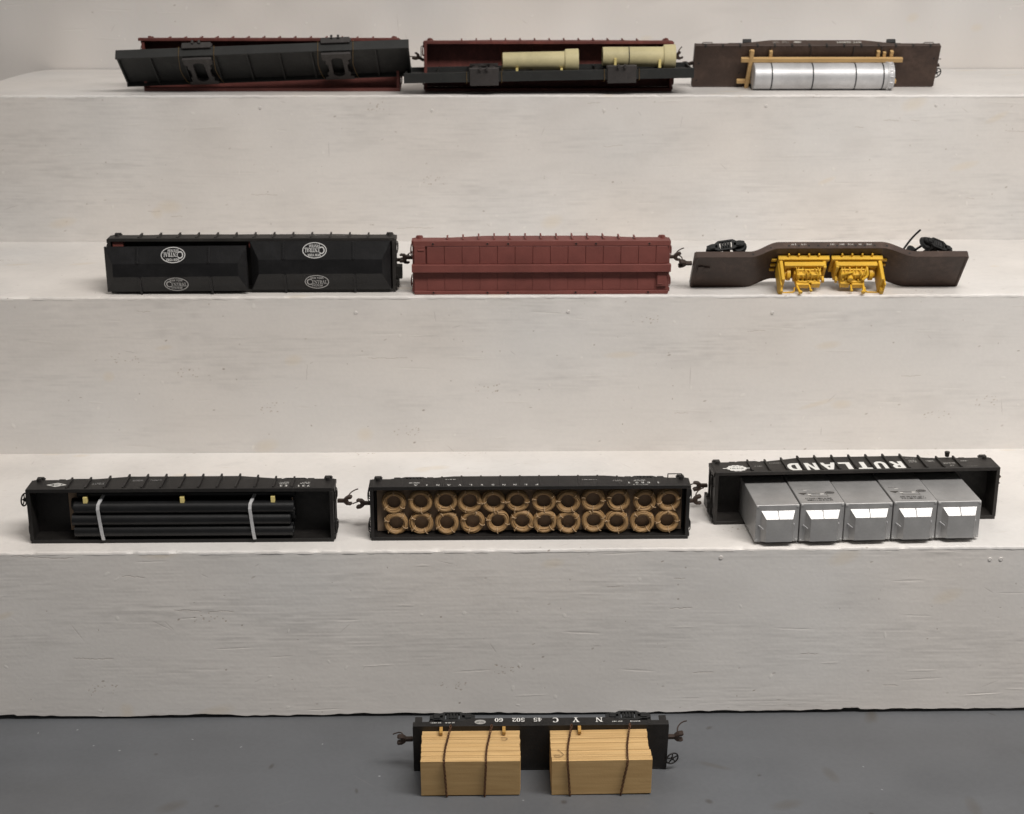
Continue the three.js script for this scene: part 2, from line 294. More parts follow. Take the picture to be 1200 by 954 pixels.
const frameGeo = done([
  ext('xz', [[-14, -1.6], [-11.6, -2.3], [-8.8, -2.2], [-5.4, -4.6], [5.4, -4.6], [8.8, -2.2], [11.6, -2.3], [14, -1.6], [14, 1.5], [11.5, 2.4], [8.6, 2.2], [5.6, 3.8], [-5.6, 3.8], [-8.6, 2.2], [-11.5, 2.4], [-14, 1.5]], -1, 1, 0.25,
    [[[-4.8, 2.7], [-4.8, -3.4], [4.8, -3.4], [4.8, 2.7]], [[-8.2, 0.9], [-8.2, -0.9], [-5.8, -1.9], [-5.8, 1.6]], [[5.8, 1.6], [5.8, -1.9], [8.2, -0.9], [8.2, 0.9]]]),
  bx(-11.6, -7.6, 0.8, 1.9, -1.9, 1.9, 0.4), bx(7.6, 11.6, 0.8, 1.9, -1.9, 1.9, 0.4),
  cyl('z', 4.6, 0.9, -2.9, 0.2, -0.2, 0.9, 8), cyl('z', 4.6, 0.9, -0.97, 0.5, -0.2, 0.9, 8), cyl('z', 4.6, 0.9, 0.97, 0.5, -0.2, 0.9, 8), cyl('z', 4.6, 0.9, 2.9, 0.2, -0.2, 0.9, 8)]);
function truckAssembly(parent, x, y, z, turn = 0, roll = 0, size = 1) {
  const g = sub('truck', parent); g.scale.setScalar(size); g.position.set(x * U, y * U, z * U); g.rotation.set(roll, 0, turn, 'ZXY');
  for (const s of [-1, 1]) {
    const f = obj('side_frame', frameGeo, M.truck, g); f.position.y = s * 11.6 * U; if (s < 0) f.rotation.z = Math.PI;
    const a = obj('axle', axleGeo, M.truck, g); a.position.x = s * 9.6 * U;
    for (const w of [-1, 1]) { const o = obj('wheel', wheelGeo, M.truck, g); o.position.set(s * 9.6 * U, w * 8.1 * U, 0); if (w > 0) o.rotation.z = Math.PI; }
  }
  obj('bolster', [bx(-2.6, 2.6, -11, 11, -1.2, 3, 0.4), cyl('z', 2, 2.4, 0, 0, 3.6)], M.truck, g); return g;
}
const brakeWheelGeo = done([new THREE.TorusGeometry(3.6, 0.45, 6, 24), ...[0, 1, 2, 3, 4].map((k) => { const g = bx(0, 3.5, -0.28, 0.28, -0.25, 0.25); g.rotateZ(k * Math.PI * 0.4 + 0.3); return g; }), cyl('z', 1.2, 0.8, 0, 0, 0, 0.8, 10)]);
function brakeWheel(parent, x, y, z, m, ry = Math.PI / 2) { const o = obj('brake_wheel', brakeWheelGeo, m, parent); o.position.set(x * U, y * U, z * U); o.rotation.y = ry; return o; }
function grab(parent, x0, x1, y, z, h, m) {     // wire grab iron on the side that faces up
  return obj('grab_iron', tube([[x0, y, z], [x0, y + h, z], [x0 + 0.4, y + h + 0.3, z], [x1 - 0.4, y + h + 0.3, z], [x1, y + h, z], [x1, y, z]], 0.32, 20, 5), m, parent);
}

function gondola(root, o) {
  const { L, W, d, fb, depth, m, posts, lean = 0.55 } = o, l = L / 2, f1 = o.f1, f2 = o.f2, flr = o.floor || m;
  obj('floor_panel', bx(-l + 1, l - 1, 1.9, W - 1.9, -depth - 1.4, -depth), flr, root);
  const sidePts = [[-l, 0], [l, 0], [l, -d], [f2, -d], [f1, -fb], [-f1, -fb], [-f2, -d], [-l, -d]];
  obj('side_wall', ext('xz', sidePts, 0.8, 1.9, 0.12), m, root); obj('side_wall', ext('xz', sidePts, W - 1.9, W - 0.8, 0.12), m, root);
  for (const s of [-1, 1]) obj('top_rail', bx(-l - 0.2, l + 0.2, s < 0 ? 0 : W - 2.2, s < 0 ? 2.2 : W, -1.7, 0.12, 0.25), m, root);
  for (const s of [-1, 1]) {
    const e = obj('end_wall', [bx(s * (l - 1.2), s * l, 1.9, W - 1.9, -d + 1, -0.1), bx(s * (l - 1.6), s * (l + 0.5), 2.2, W - 2.2, -1.7, 0.1, 0.2), bx(s * l, s * (l + 0.9), 2, W - 2, -d * 0.62, -d * 0.5, 0.2), bx(s * l, s * (l + 0.9), 2, W - 2, -d, -d + 2, 0.2)], m, root);
    for (const y of [1, W - 3.4]) obj('end_post', bx(s * l, s * (l + 1.2), y, y + 2.4, -d, -1.7, 0.2), m, root);
    for (const gy of [W * 0.2, W * 0.78]) obj('ladder', [-4.5, -8, -11.5].filter((z) => z > -d).map((z) => tube([[s * l, gy - 3, z], [s * (l + 1.7), gy - 2.7, z], [s * (l + 1.7), gy + 2.7, z], [s * l, gy + 3, z]], 0.3, 12, 5)), m, root);
    obj('stirrup_step', [bx(s * (l - 6), s * (l - 1.2), W - 1.6, W - 0.6, -d - 3.2, -d + 0.5, 0.2), bx(s * (l - 5.6), s * (l - 1.6), W - 1, W + 0.3, -d - 2.4, -d - 0.2, 0.3)], m, root);
    obj('corner_pocket', [cyl('y', 2.4, 1.2, s * (l - 3.6), W - 0.2, -d + 2.4, 1.5, 10)], m, root);
  }
  for (const x of posts) {
    const a = Math.abs(x), bk = a <= f1 ? fb : a >= f2 ? d : fb + (d - fb) * (a - f1) / (f2 - f1);
    obj('side_post', bx(x - 0.55, x + 0.55, W - 1, W + lean, -bk - 0.7, -1.6, 0.2), m, root);
    obj('side_post', bx(x - 0.55, x + 0.55, 0, 1, -bk + 0.2, -1.8), m, root);
  }
  obj('center_sill', [bx(-l + 4, l - 4, W / 2 - 4, W / 2 + 4, -fb - 0.5, -depth - 1.4)], m, root);
  const tz = o.tz || -depth - 9.5; for (const s of [-1, 1]) truckAssembly(root, s * (l - 24), W / 2, tz);
}

// ---------------------------------------------------------------- A: black gondola with pipes
const print = (g, font, txt, x, y, w) => { g.font = font; g.fillText(txt, x, y, w); };
function scribble(g, x, y, w, h, rows, seed, color) {    // print too small to read: rows of little strokes
  const R = rng(seed); g.fillStyle = color; const rh = h / rows;
  for (let r = 0; r < rows; r++) { let cx = x + R() * w * 0.08; while (cx < x + w * (0.85 + 0.15 * R())) { const cw = 0.16 + R() * 0.3; g.globalAlpha = 0.5 + 0.5 * R(); g.fillRect(cx, y + r * rh + R() * 0.1, cw, rh * (0.5 + 0.25 * R())); cx += cw + 0.12 + (R() < 0.2 ? 0.5 : 0); } }
  g.globalAlpha = 1;
}
const PRINT = '#c9c8c4';
{
  const W = 33.6, L = 174.4;
  const t = thing('gondola_car', 'black model gondola on its side holding strapped black pipes', 'model railcar', [-173, H, -12.7]);
  const posts = []; for (let k = 0; k < 13; k++) posts.push(-65 + k * 10.75);
  gondola(t, { L, W, d: 17, fb: 22, f1: 32, f2: 57, depth: 13.5, m: M.black, posts });
  mark(t, 'diamond_emblem', 12, 6.6, (g, w, h) => { g.fillStyle = PRINT; g.beginPath(); g.moveTo(0, h / 2); g.lineTo(w / 2, 0); g.lineTo(w, h / 2); g.lineTo(w / 2, h); g.fill(); g.fillStyle = '#1a1918'; g.beginPath(); g.moveTo(1.9, h / 2); g.lineTo(w / 2, 1.05); g.lineTo(w - 1.9, h / 2); g.lineTo(w / 2, h - 1.05); g.fill(); g.strokeStyle = PRINT; g.lineWidth = 0.75; g.beginPath(); g.ellipse(w / 2, h / 2, 2, 1.25, 0, 0.6, 5.4); g.moveTo(w / 2 - 1.2, h / 2); g.lineTo(w / 2 + 1.4, h / 2); g.stroke(); }, [-72, W - 0.8, -8.6], ...SIDE);
  mark(t, 'side_lettering', 9, 10, (g, w) => { g.fillStyle = PRINT; g.textAlign = 'center'; print(g, 'bold 3.4px sans-serif', '7 3 1', w / 2, 4.2); scribble(g, 1, 6, 6, 3, 2, 3, PRINT); }, [70.5, W - 0.8, -7.4], ...SIDE);
  mark(t, 'side_lettering', 9, 10, (g, w) => { g.fillStyle = PRINT; g.textAlign = 'center'; print(g, 'bold 3.4px sans-serif', 'E 3', w / 2, 4.4); scribble(g, 1.5, 5.4, 6, 4, 3, 4, PRINT); }, [59, W - 0.8, -7.4], ...SIDE);
  mark(t, 'side_lettering', 8.6, 3.4, (g, w, h) => scribble(g, 0.4, 0.4, w - 1, h - 0.8, 2, 5, '#8f8e8c'), [-27, W - 0.8, -15], ...SIDE);
  mark(t, 'side_lettering', 8.6, 3, (g, w, h) => scribble(g, 0.4, 0.4, w - 1, h - 0.8, 2, 6, '#8f8e8c'), [-16.5, W - 0.8, -15.4], ...SIDE);
  mark(t, 'side_lettering', 8, 4, (g, w, h) => scribble(g, 0.4, 0.4, w - 1, h - 0.8, 2, 7, '#8f8e8c'), [-48.5, W - 0.8, -10.4], ...SIDE);
  mark(t, 'side_lettering', 8, 1.4, (g, w, h) => scribble(g, 0.4, 0.2, w - 1, h - 0.4, 1, 8, '#77756f'), [38, W - 0.8, -17.6], ...SIDE);
  coupler(t, 88, W / 2, -22, 1); brakeWheel(t, -90.6, 25, -6, M.black, rad(76));
  const p = thing('pipe_bundle', 'bundle of black pipes with two silver straps in the gondola', 'pipe bundle', [-174, H + 3, -12.7 - 13.4]);
  const R = rng(5), pm = M.pipe; obj('backing_sheet', bx(-66, 64, 0.2, 28, 0.2, 1.0), M.liner, p);
  const ring = (x0, x1, y, z, r) => [cyl('x', x1 - x0, r, (x0 + x1) / 2, y, z, r, 28, true), cyl('x', 5, r - 0.7, x1 - 2.6, y, z, r - 0.7, 20, true), ...[x0, x1].map((x) => { const g = new THREE.RingGeometry(r - 0.7, r, 28); g.rotateY(Math.PI / 2); g.translate(x, y, z); return g; }), cyl('x', 0.4, r - 0.75, x1 - 5, y, z, r - 0.75, 20), cyl('x', 0.4, r - 0.75, x0 + 3, y, z, r - 0.75, 20)];
  for (const [y, z, j] of [[3.6, 4.6, 0], [10.9, 4.6, 1], [18.2, 4.6, -1], [4.2, 11.5, 0.6], [11.4, 11.9, -0.4], [18.5, 11.4, 1.2], [24.4, 4.8, 2]]) obj('pipe', ring(-62 + j + R(), 64 + j + R(), y, z, y > 24 ? 2.6 : 3.55), pm, p);
  for (const x of [-43.5, 43.5]) obj('strap', ext('zy', [[15.2, -0.4], [15.7, 4], [15.7, 18.6], [14.6, 21.2], [12, 22.8], [5, 25.8], [5, 25.3], [11.6, 22.2], [14.1, 20.8], [15.25, 18.4], [15.25, 4], [14.8, -0.4]], x - 0.85, x + 0.85).applyMatrix4(new THREE.Matrix4().makeShear(0, 0, -0.09, 0, -0.32, 0)).translate(4.6 - 0.5, 0, 0), M.strap, p);
  for (const x of [-53.5, 2, 54]) obj('stake', [bx(x - 1.2, x + 1.2, 20.9, 25.2, 10, 13, 0.2), bx(x + 0.6, x + 2.8, 25.4, 27.6, 1.5, 6.5, 0.2)], M.peg, p);
}
// ---------------------------------------------------------------- B: black gondola with wire coils
{
  const W = 33.6, L = 184;
  const t = thing('gondola_car', 'black model gondola on its side filled with two rows of tan coils', 'model railcar', [28.2, H, -13.7]);
  const posts = []; for (let k = 0; k < 14; k++) posts.push(-74 + k * 11.4);
  gondola(t, { L, W, d: 14.5, fb: 18.5, f1: 44, f2: 66, depth: 13, m: M.black, posts, lean: -0.55, tz: -22 });
  obj('liner_board', bx(-89, 89, 2.4, W - 2.4, -12.8, -9.2), M.liner, t);
  mark(t, 'side_lettering', 78, 2.6, (g, w) => { g.fillStyle = PRINT; const s = 'PENNSYLVANIA'; g.textAlign = 'center'; for (let k = 0; k < s.length; k++) print(g, 'bold 3.1px serif', s[k], 4 + k * (w - 8) / (s.length - 1), 2.45); }, [-31, W - 0.6, -3.2], ...SIDE);
  mark(t, 'side_lettering', 22, 3, (g, w) => { g.fillStyle = PRINT; g.textAlign = 'center'; ['1', '6', '8', '9', '1'].forEach((c, k) => print(g, 'bold 3.2px serif', c, [2, 7.5, 11, 14.4, 19][k], 2.7)); }, [65.5, W - 0.6, -5.6], ...SIDE);
  mark(t, 'side_lettering', 9, 1.4, (g, w, h) => scribble(g, 0, 0, w, h, 1, 12, PRINT), [64, W - 0.6, -3], ...SIDE);
  mark(t, 'side_lettering', 7, 2.6, (g, w, h) => scribble(g, 0, 0, w, h, 2, 13, PRINT), [64, W - 0.6, -9.3], ...SIDE);
  mark(t, 'side_lettering', 6, 2.6, (g, w, h) => scribble(g, 0, 0, w, h, 2, 14, '#9b9994'), [51, W - 0.6, -9.3], ...SIDE);
  mark(t, 'side_lettering', 9, 1.4, (g, w, h) => scribble(g, 0, 0, w, h, 1, 15, '#aaa8a4'), [35, W - 0.6, -11], ...SIDE);
  mark(t, 'side_lettering', 7, 2.4, (g, w, h) => scribble(g, 0, 0, w, h, 1, 16, PRINT), [-67, W - 0.6, -7.5], ...SIDE);
  mark(t, 'side_lettering', 6.5, 1.6, (g, w, h) => scribble(g, 0, 0, w, h, 1, 17, PRINT), [-46, W - 0.6, -12.6], ...SIDE);
  grab(t, 81, 89, W - 0.8, -14, 2.2, M.blackGrey);
  coupler(t, 93, W / 2, -17, 1, 0.1); coupler(t, -93, W / 2, -17, -1);
  const variants = [1, 2, 3, 4].map((v) => {
    const R = rng(40 + v), pts = []; let ph = R() * 6;
    for (let turn = 0; turn < 17; turn++) { const target = turn * 2.4 + R() * 2.2; for (let s = 0; s < 14; s++) { ph += (target - ph) * 0.12; const a = s / 14 * Math.PI * 2; pts.push([(5.65 + 0.25 * Math.sin(turn * 1.7 + v) + 1.15 * Math.cos(ph)) * Math.cos(a), (5.65 + 1.1 * Math.cos(ph)) * Math.sin(a), 3 + 2.2 * Math.sin(ph)]); } }
    const c = new THREE.TorusGeometry(5.65, 1.0, 8, 28); c.scale(1, 1, 1.6); c.translate(0, 0, 3); return done([tube(pts, 0.42, 17 * 26, 5), c]);
  });
  const tieGeo = done((() => { const g = new THREE.TorusGeometry(1, 0.17, 5, 14); g.scale(1.62, 2.75, 1.5); g.rotateX(Math.PI / 2); g.translate(5.65, 0, 3); return [g]; })());
  const endGeo = done([tube([[6.1, 0, 5.6], [6.7, 0.4, 5.9], [7, 0.6, 5.6]], 0.26, 6, 5)]);
  const ord = ['first', 'second', 'third', 'fourth', 'fifth', 'sixth', 'seventh', 'eighth', 'ninth', 'tenth', 'eleventh', 'last'];
  const top = [462, 493, 522, 550.5, 578, 606, 637, 665.6, 695, 724, 755, 783], bot = [463.7, 493, 523.7, 553, 583, 611.7, 637.8, 665.6, 695.7, 723, 753, 782];
  const R = rng(77);
  [top, bot].forEach((xs, row) => xs.forEach((px, k) => {
    const c = thing('wire_coil', `tan tied coil, ${ord[k]} from the left in the ${row ? 'lower' : 'upper'} row of the gondola`, 'coil', [-51.1 + (px - 461) * 0.4968, H + (row ? 9.1 : 22.2) + (R() - 0.5) * 1.2, -13.7 - 9.1 + 0.5 * R()], 'tied coils in the black gondola');
    const w = obj('winding', variants[(k * 3 + row * 2 + (R() * 4 | 0)) % 4], M.coil, c); w.rotation.z = R() * 6.28; const s = 0.97 + 0.08 * R(); w.scale.set(s, s * (0.95 + 0.08 * R()), 0.9 + 0.15 * R()); c.rotation.set((R() - 0.5) * 0.14, (R() - 0.5) * 0.14, 0);
    const n = R() < 0.35 ? 3 : 4, a0 = R() * 6.28;
    for (let q = 0; q < n; q++) { const tie = obj('tie', tieGeo, M.coilTie, c); tie.rotation.z = a0 + q * 6.283 / n + (R() - 0.5) * 0.5; const e = obj('tie_end', endGeo, M.coilTie, tie); e.rotation.z = 0; }
  }));
}
// ---------------------------------------------------------------- C: black gondola with silver containers
{
  const W = 33.4, L = 170.4, yaw = 0.0385;
  const t = thing('gondola_car', 'black model gondola with large white side lettering holding silver containers', 'model railcar', [223.8, H, -37.6]); t.rotation.y = yaw;
  const posts = []; for (let k = 0; k < 13; k++) posts.push(-63 + k * 10.5);
  gondola(t, { L, W, d: 19, fb: 24.5, f1: 30, f2: 52, depth: 15, m: M.blackGrey, posts });
  const word = 'RUTLAND';
  mark(t, 'side_lettering', 76, 12.4, (g, w) => { g.fillStyle = g.strokeStyle = '#dddcd8'; g.lineWidth = 0.55; g.textAlign = 'center'; for (let k = 0; k < 7; k++) { g.font = 'bold 16.4px sans-serif'; g.strokeText(word[k], w / 2 - 31.5 + 10.5 * k, 12.1, 9); print(g, 'bold 16.4px sans-serif', word[k], w / 2 - 31.5 + 10.5 * k, 12.1, 9); } }, [-5.25, W - 0.8, -8.6], ...SIDE, 12);
  mark(t, 'badge_emblem', 17.5, 11.5, (g, w, h) => { g.fillStyle = '#d9d8d4'; g.beginPath(); for (let k = 0; k < 24; k++) { const a = k / 24 * 6.283, q = k % 2 ? 1 : 0.86; g.lineTo(w / 2 + Math.cos(a) * 6.2 * q, h / 2 + Math.sin(a) * 5.4 * q); } g.fill(); g.fillRect(0.4, h / 2 - 0.5, w - 0.8, 1); g.fillStyle = '#222'; scribble(g, 4.4, h / 2 - 1, 8.6, 2.6, 1, 21, '#2a2a2a'); scribble(g, 6, 2.2, 5.4, 1.2, 1, 22, '#444'); scribble(g, 6, 8.2, 5.4, 1.2, 1, 23, '#444'); }, [-71.5, W - 0.8, -8], ...SIDE);
  const dot = (w, h, x, z, rows, seed, c = '#b3b1ac') => mark(t, 'side_lettering', w, h, (g, w_, h_) => scribble(g, 0, 0, w_, h_, rows, seed, c), [x, W - 0.8, z], ...SIDE);
  dot(6, 1.4, -57.7, -11, 1, 31); dot(7.6, 1.2, -47.2, -15.6, 1, 32); dot(5, 4.6, 36.7, -14.5, 3, 33); dot(5, 3.4, 47.2, -14, 2, 34); dot(7.5, 2.6, 57.6, -10.4, 1, 35); dot(3, 2.4, 58, -6.2, 1, 36); dot(5, 2, 68, -13.5, 1, 37); dot(8, 1.6, 70, -4.6, 1, 38, '#6f6d6a'); dot(7, 0.9, 36.7, -19.4, 1, 39);
  coupler(t, 86, W / 2, -22, 1); coupler(t, -86, W / 2, -22, -1); obj('brake_housing', [cyl('x', 2.2, 3.4, -87, 9, -13, 3.4, 16), bx(-88, -86, 5, 13, -21, -14, 0.5)], M.blackGrey, t); obj('retainer_knob', [cyl('y', 3, 1.6, 60.5, W + 0.4, -22.5, 1.2, 10)], M.blackGrey, t);
  // containers: x along the car, top face up, front towards the camera
  const xs = [157.6, 183.4, 209.4, 237.7, 263.6, 289.8], names = ['leftmost silver container in the gondola, next to its empty end', 'second silver container from the left, with printed markings on top', 'middle silver container of the five, with a plain top', 'second silver container from the right, with printed markings on top', 'rightmost silver container in the gondola'];
  for (let k = 0; k < 5; k++) {
    const w = xs[k + 1] - xs[k] - 0.5, up = (k % 2 ? 0.7 : 0), zf = -4.2 - (xs[k] - 157) * 0.0385 + (k % 2 ? 0.4 : 0);
    const c = thing('container', names[k], 'container', [xs[k] + w / 2, H + 1.9, zf], 'silver containers in the black gondola'); c.rotation.y = yaw;
    const a = w / 2, h = 22.9 + up, dep = 46;
    obj('shell', bx(-a, a, 0, h, -dep, 0, 0.5), M.can, c);
    const X0 = -a + 3.1, X1 = a - 2.6, Y0 = 0.8, Y1 = 19.4, x0 = -a + 5.6, x1 = a - 4.4, y1 = 15.4, y0 = 1.4, z = 3.6;
    obj('hatch', quads([[[x0, y0, z], [x1, y0, z], [x1, y1, z], [x0, y1, z]], [[X0, Y0, 0], [x0, y0, z], [x0, y1, z], [X0, Y1, 0]], [[x1, y0, z], [X1, Y0, 0], [X1, Y1, 0], [x1, y1, z]], [[X0, Y0, 0], [X1, Y0, 0], [x1, y0, z], [x0, y0, z]]]), M.can, c);
    const xm = (x0 + x1) / 2 - 0.4, g0 = 0.3;
    obj('slope_plate', quads([[[x0, y1, z], [xm - g0, y1 - 0.12, z], [xm - g0, Y1 - 0.12, 0], [X0, Y1, 0]]]), M.can, c);
    obj('slope_plate', quads([[[xm + g0, y1 - 0.12, z], [x1, y1, z], [X1, Y1, 0], [xm + g0, Y1 - 0.12, 0]]]), M.can, c);
    obj('slope_groove', quads([[[xm - g0, y1 - 0.5, z - 0.5], [xm + g0, y1 - 0.5, z - 0.5], [xm + g0, Y1 - 0.9, -0.2], [xm - g0, Y1 - 0.9, -0.2]]]), M.can, c);
    obj('latch', [tube([[X0 - 1.2, 10.6, 0.3], [X0 + 0.4, 9.7, 2.2], [X0 + 1.1, 9.2, 3.1]], 0.28, 8, 5)], M.strap, c); obj('latch', [cyl('z', 1, 0.4, X1 - 0.5, 11.5, 1.4, 0.4, 8)], M.strap, c);
    for (const [x, y] of [[-a + 1, h - 1.2], [a - 1, h - 1.2], [-a + 1, 1], [a - 1, 1]]) obj('corner_casting', bx(x - 0.7, x + 0.7, y - 0.6, y + 0.6, -0.4, 0.35, 0.15), M.can, c);
    if (k % 2) mark(c, 'top_print', 22, 26, (g, w_, h_) => {
      scribble(g, 3.4, 2.2, 16, 5, 2, 60 + k, '#2b2927'); g.strokeStyle = '#7d7a76'; g.lineWidth = 0.4; g.strokeRect(5.5, 8.6, 10, 5);
      g.fillStyle = '#4a4744'; g.beginPath(); g.moveTo(16.4, 14.4); g.lineTo(21.8, 14.4); g.lineTo(19.2, 11.6); g.fill(); g.fillRect(16.8, 14, 4.8, 0.7);
      g.lineWidth = 0.5; g.strokeStyle = '#4a4744'; g.beginPath(); g.ellipse(3.2, 14.4, 2.6, 1.5, 0, 0, 6.3); g.stroke(); g.fillRect(1.4, 14, 3.6, 0.8);
      g.fillStyle = '#d8d6d2'; g.fillRect(7, 11.6, 2.4, 1.4); g.fillRect(14.6, 11.4, 2, 1.2); g.fillRect(15.8, 18, 2.2, 0.8); scribble(g, 16, 20, 5, 1, 1, 70 + k, '#6a6763');
    }, [0, h, -14.5], ...SIDE, 20);
  }
}
// ---------------------------------------------------------------- D: black flat car with lumber, in front on the floor
{
  const W = 32.2, L = 141, th = rad(10);
  const t = thing('flat_car', 'black model flat car on the grey floor carrying two lumber stacks', 'model railcar', [32.3, 0, 60.5]); t.rotation.x = th;
  const l = L / 2;
  obj('deck', bx(-l, l, 0.8, W - 0.8, -1.4, 0, 0.2), M.black, t);
  const pts = [[-l, 0.05], [l, 0.05], [l, -3.6], [46, -4], [38, -6.4], [-38, -6.4], [-46, -4], [-l, -3.6]];
  obj('side_sill', ext('xz', pts, W - 1.4, W, 0.2), M.black, t); obj('side_sill', ext('xz', pts, 0, 1.4, 0.2), M.black, t);
  for (const s of [-1, 1]) { obj('end_sill', bx(s * (l - 1.4), s * (l + 0.2), 1.4, W - 1.4, -5, 0.04, 0.3), M.black, t); obj('corner_step', [bx(s * (l - 5), s * (l - 1), W - 1.2, W - 0.2, -8, -3.6, 0.2)], M.black, t); }
  for (let k = 0; k < 11; k++) { const x = -60 + k * 12; obj('stake_pocket', bx(x - 1, x + 1, W - 0.2, W + 0.15, -4.4, -0.6, 0.05), M.black, t); }
  obj('underframe', [bx(-l + 6, l - 6, W / 2 - 4, W / 2 + 4, -7, -1.4), bx(-30, 30, 6, 12, -6, -1.4)], M.black, t);
  for (const s of [-1, 1]) truckAssembly(t, s * 49, W / 2 + 1.6, -11.6, 0, 0, 0.9);
  mark(t, 'side_lettering', 66, 5.4, (g, w) => { g.fillStyle = '#d9d7d3'; g.textAlign = 'center'; for (const [c, x] of [['N', 32.2], ['Y', 19.4], ['C', 8.2], ['45', -1.8], ['502', -12.4], ['60', -23.2]]) print(g, `bold ${x > 0 ? 5.4 : 4.3}px serif`, c, w / 2 - (x - 4.3), 4.9, 7.4); }, [4.3, W + 0.2, -3.5], ...SIDE, 20);
  mark(t, 'oval_emblem', 6.6, 4.2, (g, w, h) => { g.fillStyle = '#9a9894'; g.beginPath(); g.ellipse(w / 2, h / 2, 3.1, 1.9, 0, 0, 6.3); g.fill(); scribble(g, 1, 1.2, 4.6, 1.6, 2, 91, '#3a3938'); }, [-33.5, W + 0.2, -2.6], ...SIDE);
  for (const [x, s] of [[-50.5, 92], [-58, 93], [42, 94], [52, 95]]) mark(t, 'side_lettering', 6, 1.4, (g, w, h) => scribble(g, 0, 0, w, h, 1, s, PRINT), [x, W + 0.2, -2.4], ...SIDE);
  coupler(t, 71, W / 2 + 2, -6, 1); coupler(t, -71, W / 2 + 2, -6, -1); brakeWheel(t, 73.5, 8, 0.5, M.black, 0.35);
  const stacks = [[-65.5, -11.9, 'left lumber stack tied with two rusty chains on the flat car'], [5.1, 58.4, 'right lumber stack tied with two rusty chains on the flat car']];
  stacks.forEach(([x0, x1, label], si) => {
    const base = V((x0 + x1) / 2, 5.2, 0.2).applyAxisAngle(V(1, 0, 0), th);
    const s = thing('lumber_stack', label, 'lumber stack', [32.3 + base.x, base.y, 60.5 + base.z], 'lumber stacks on the flat car'); s.rotation.set(th, 0, rad(si ? 0.6 : 0));
    const R = rng(300 + si), a = (x1 - x0) / 2; let z = 0; const th_ = [2.1, 1.6, 2.2, 1.5, 2.1, 1.7, 2.6, 1.4, 2.2, 1.5, 2.3, 1.6, 1.9, 1.4]; const tot = th_.reduce((q, v) => q + v, 0), k_ = 25.3 / tot;
    th_.forEach((q, k) => { const d = q * k_, j = (R() - 0.5) * 0.5, e = (R() - 0.5) * 0.3; obj('board', bx(-a + j * 0.7, a + j + (si && k > 8 ? 0.8 : 0), e * 0.6, 23.7 + e, z + 0.03, z + d - 0.03, 0.12), boardMats[(k + si) % 4], s); z += d; });
    for (const cx of si ? [[-a + 8.6, -a + 10], [a - 12.5, a - 15.6]] : [[-a + 12.5, -a + 13.6], [a - 18.6, a - 19.4]]) {
      const path = [[cx[0] + 3.2, 27.4, 1], [cx[0] + 2, 24.7, 6], [cx[0] + 0.6, 24.6, 15], [cx[0], 24.6, 24.6], [cx[0], 23, 26], [(cx[0] + cx[1]) / 2, 12, 26.1], [cx[1], 0.4, 26.1], [cx[1] + 0.2, -0.7, 25], [cx[1], -0.7, 12]];
      const curve = new THREE.CatmullRomCurve3(path.map((p) => V(...p)), false, 'centripetal'), n = Math.round(curve.getLength() / 1.5), links = [];
      for (let i = 0; i <= n; i++) {
        const tn = curve.getTangentAt(i / n), b = V(1, 0, 0).addScaledVector(tn, -tn.x).normalize(), c = tn.clone().cross(b), g = new THREE.TorusGeometry(0.62, 0.22, 5, 10); g.scale(1.6, 1, 1);
        const roll = (i % 2 ? 1 : -1) * 0.75; const y = b.clone().multiplyScalar(Math.cos(roll)).addScaledVector(c, Math.sin(roll));
        g.applyMatrix4(new THREE.Matrix4().makeBasis(tn, y, tn.clone().cross(y)).setPosition(curve.getPointAt(i / n))); links.push(g);
      }
      obj('chain', links, M.chain, s).userData.kind = 'stuff';
    }
    mark(s, 'pencil_mark', 8, 8, (g) => { g.strokeStyle = 'rgba(70,50,40,0.75)'; g.lineWidth = 0.35; g.beginPath(); if (si) { g.moveTo(1, 6.4); g.bezierCurveTo(2, 7.4, 5, 7.4, 6.2, 5.2); g.lineTo(3.2, 1); g.moveTo(0.6, 5.4); g.lineTo(4.4, 5.6); } else { g.moveTo(2.4, 2); g.bezierCurveTo(4, 1, 6.6, 2.2, 5.4, 3.4); g.bezierCurveTo(4.6, 4.2, 3, 4, 2.6, 3.4); } g.stroke(); }, si ? [-a + 4.4, 24.15, 19.5] : [a - 8.6, 24.15, 9], [1, 0, 0], [0, 0, -1]);
  });
  for (const x of [-55, -20.5, 21]) obj('stake', bx(x - 0.9, x + 0.9, W - 2.4, W - 0.4, 0.1, 5.2, 0.2), M.stake, t);
}
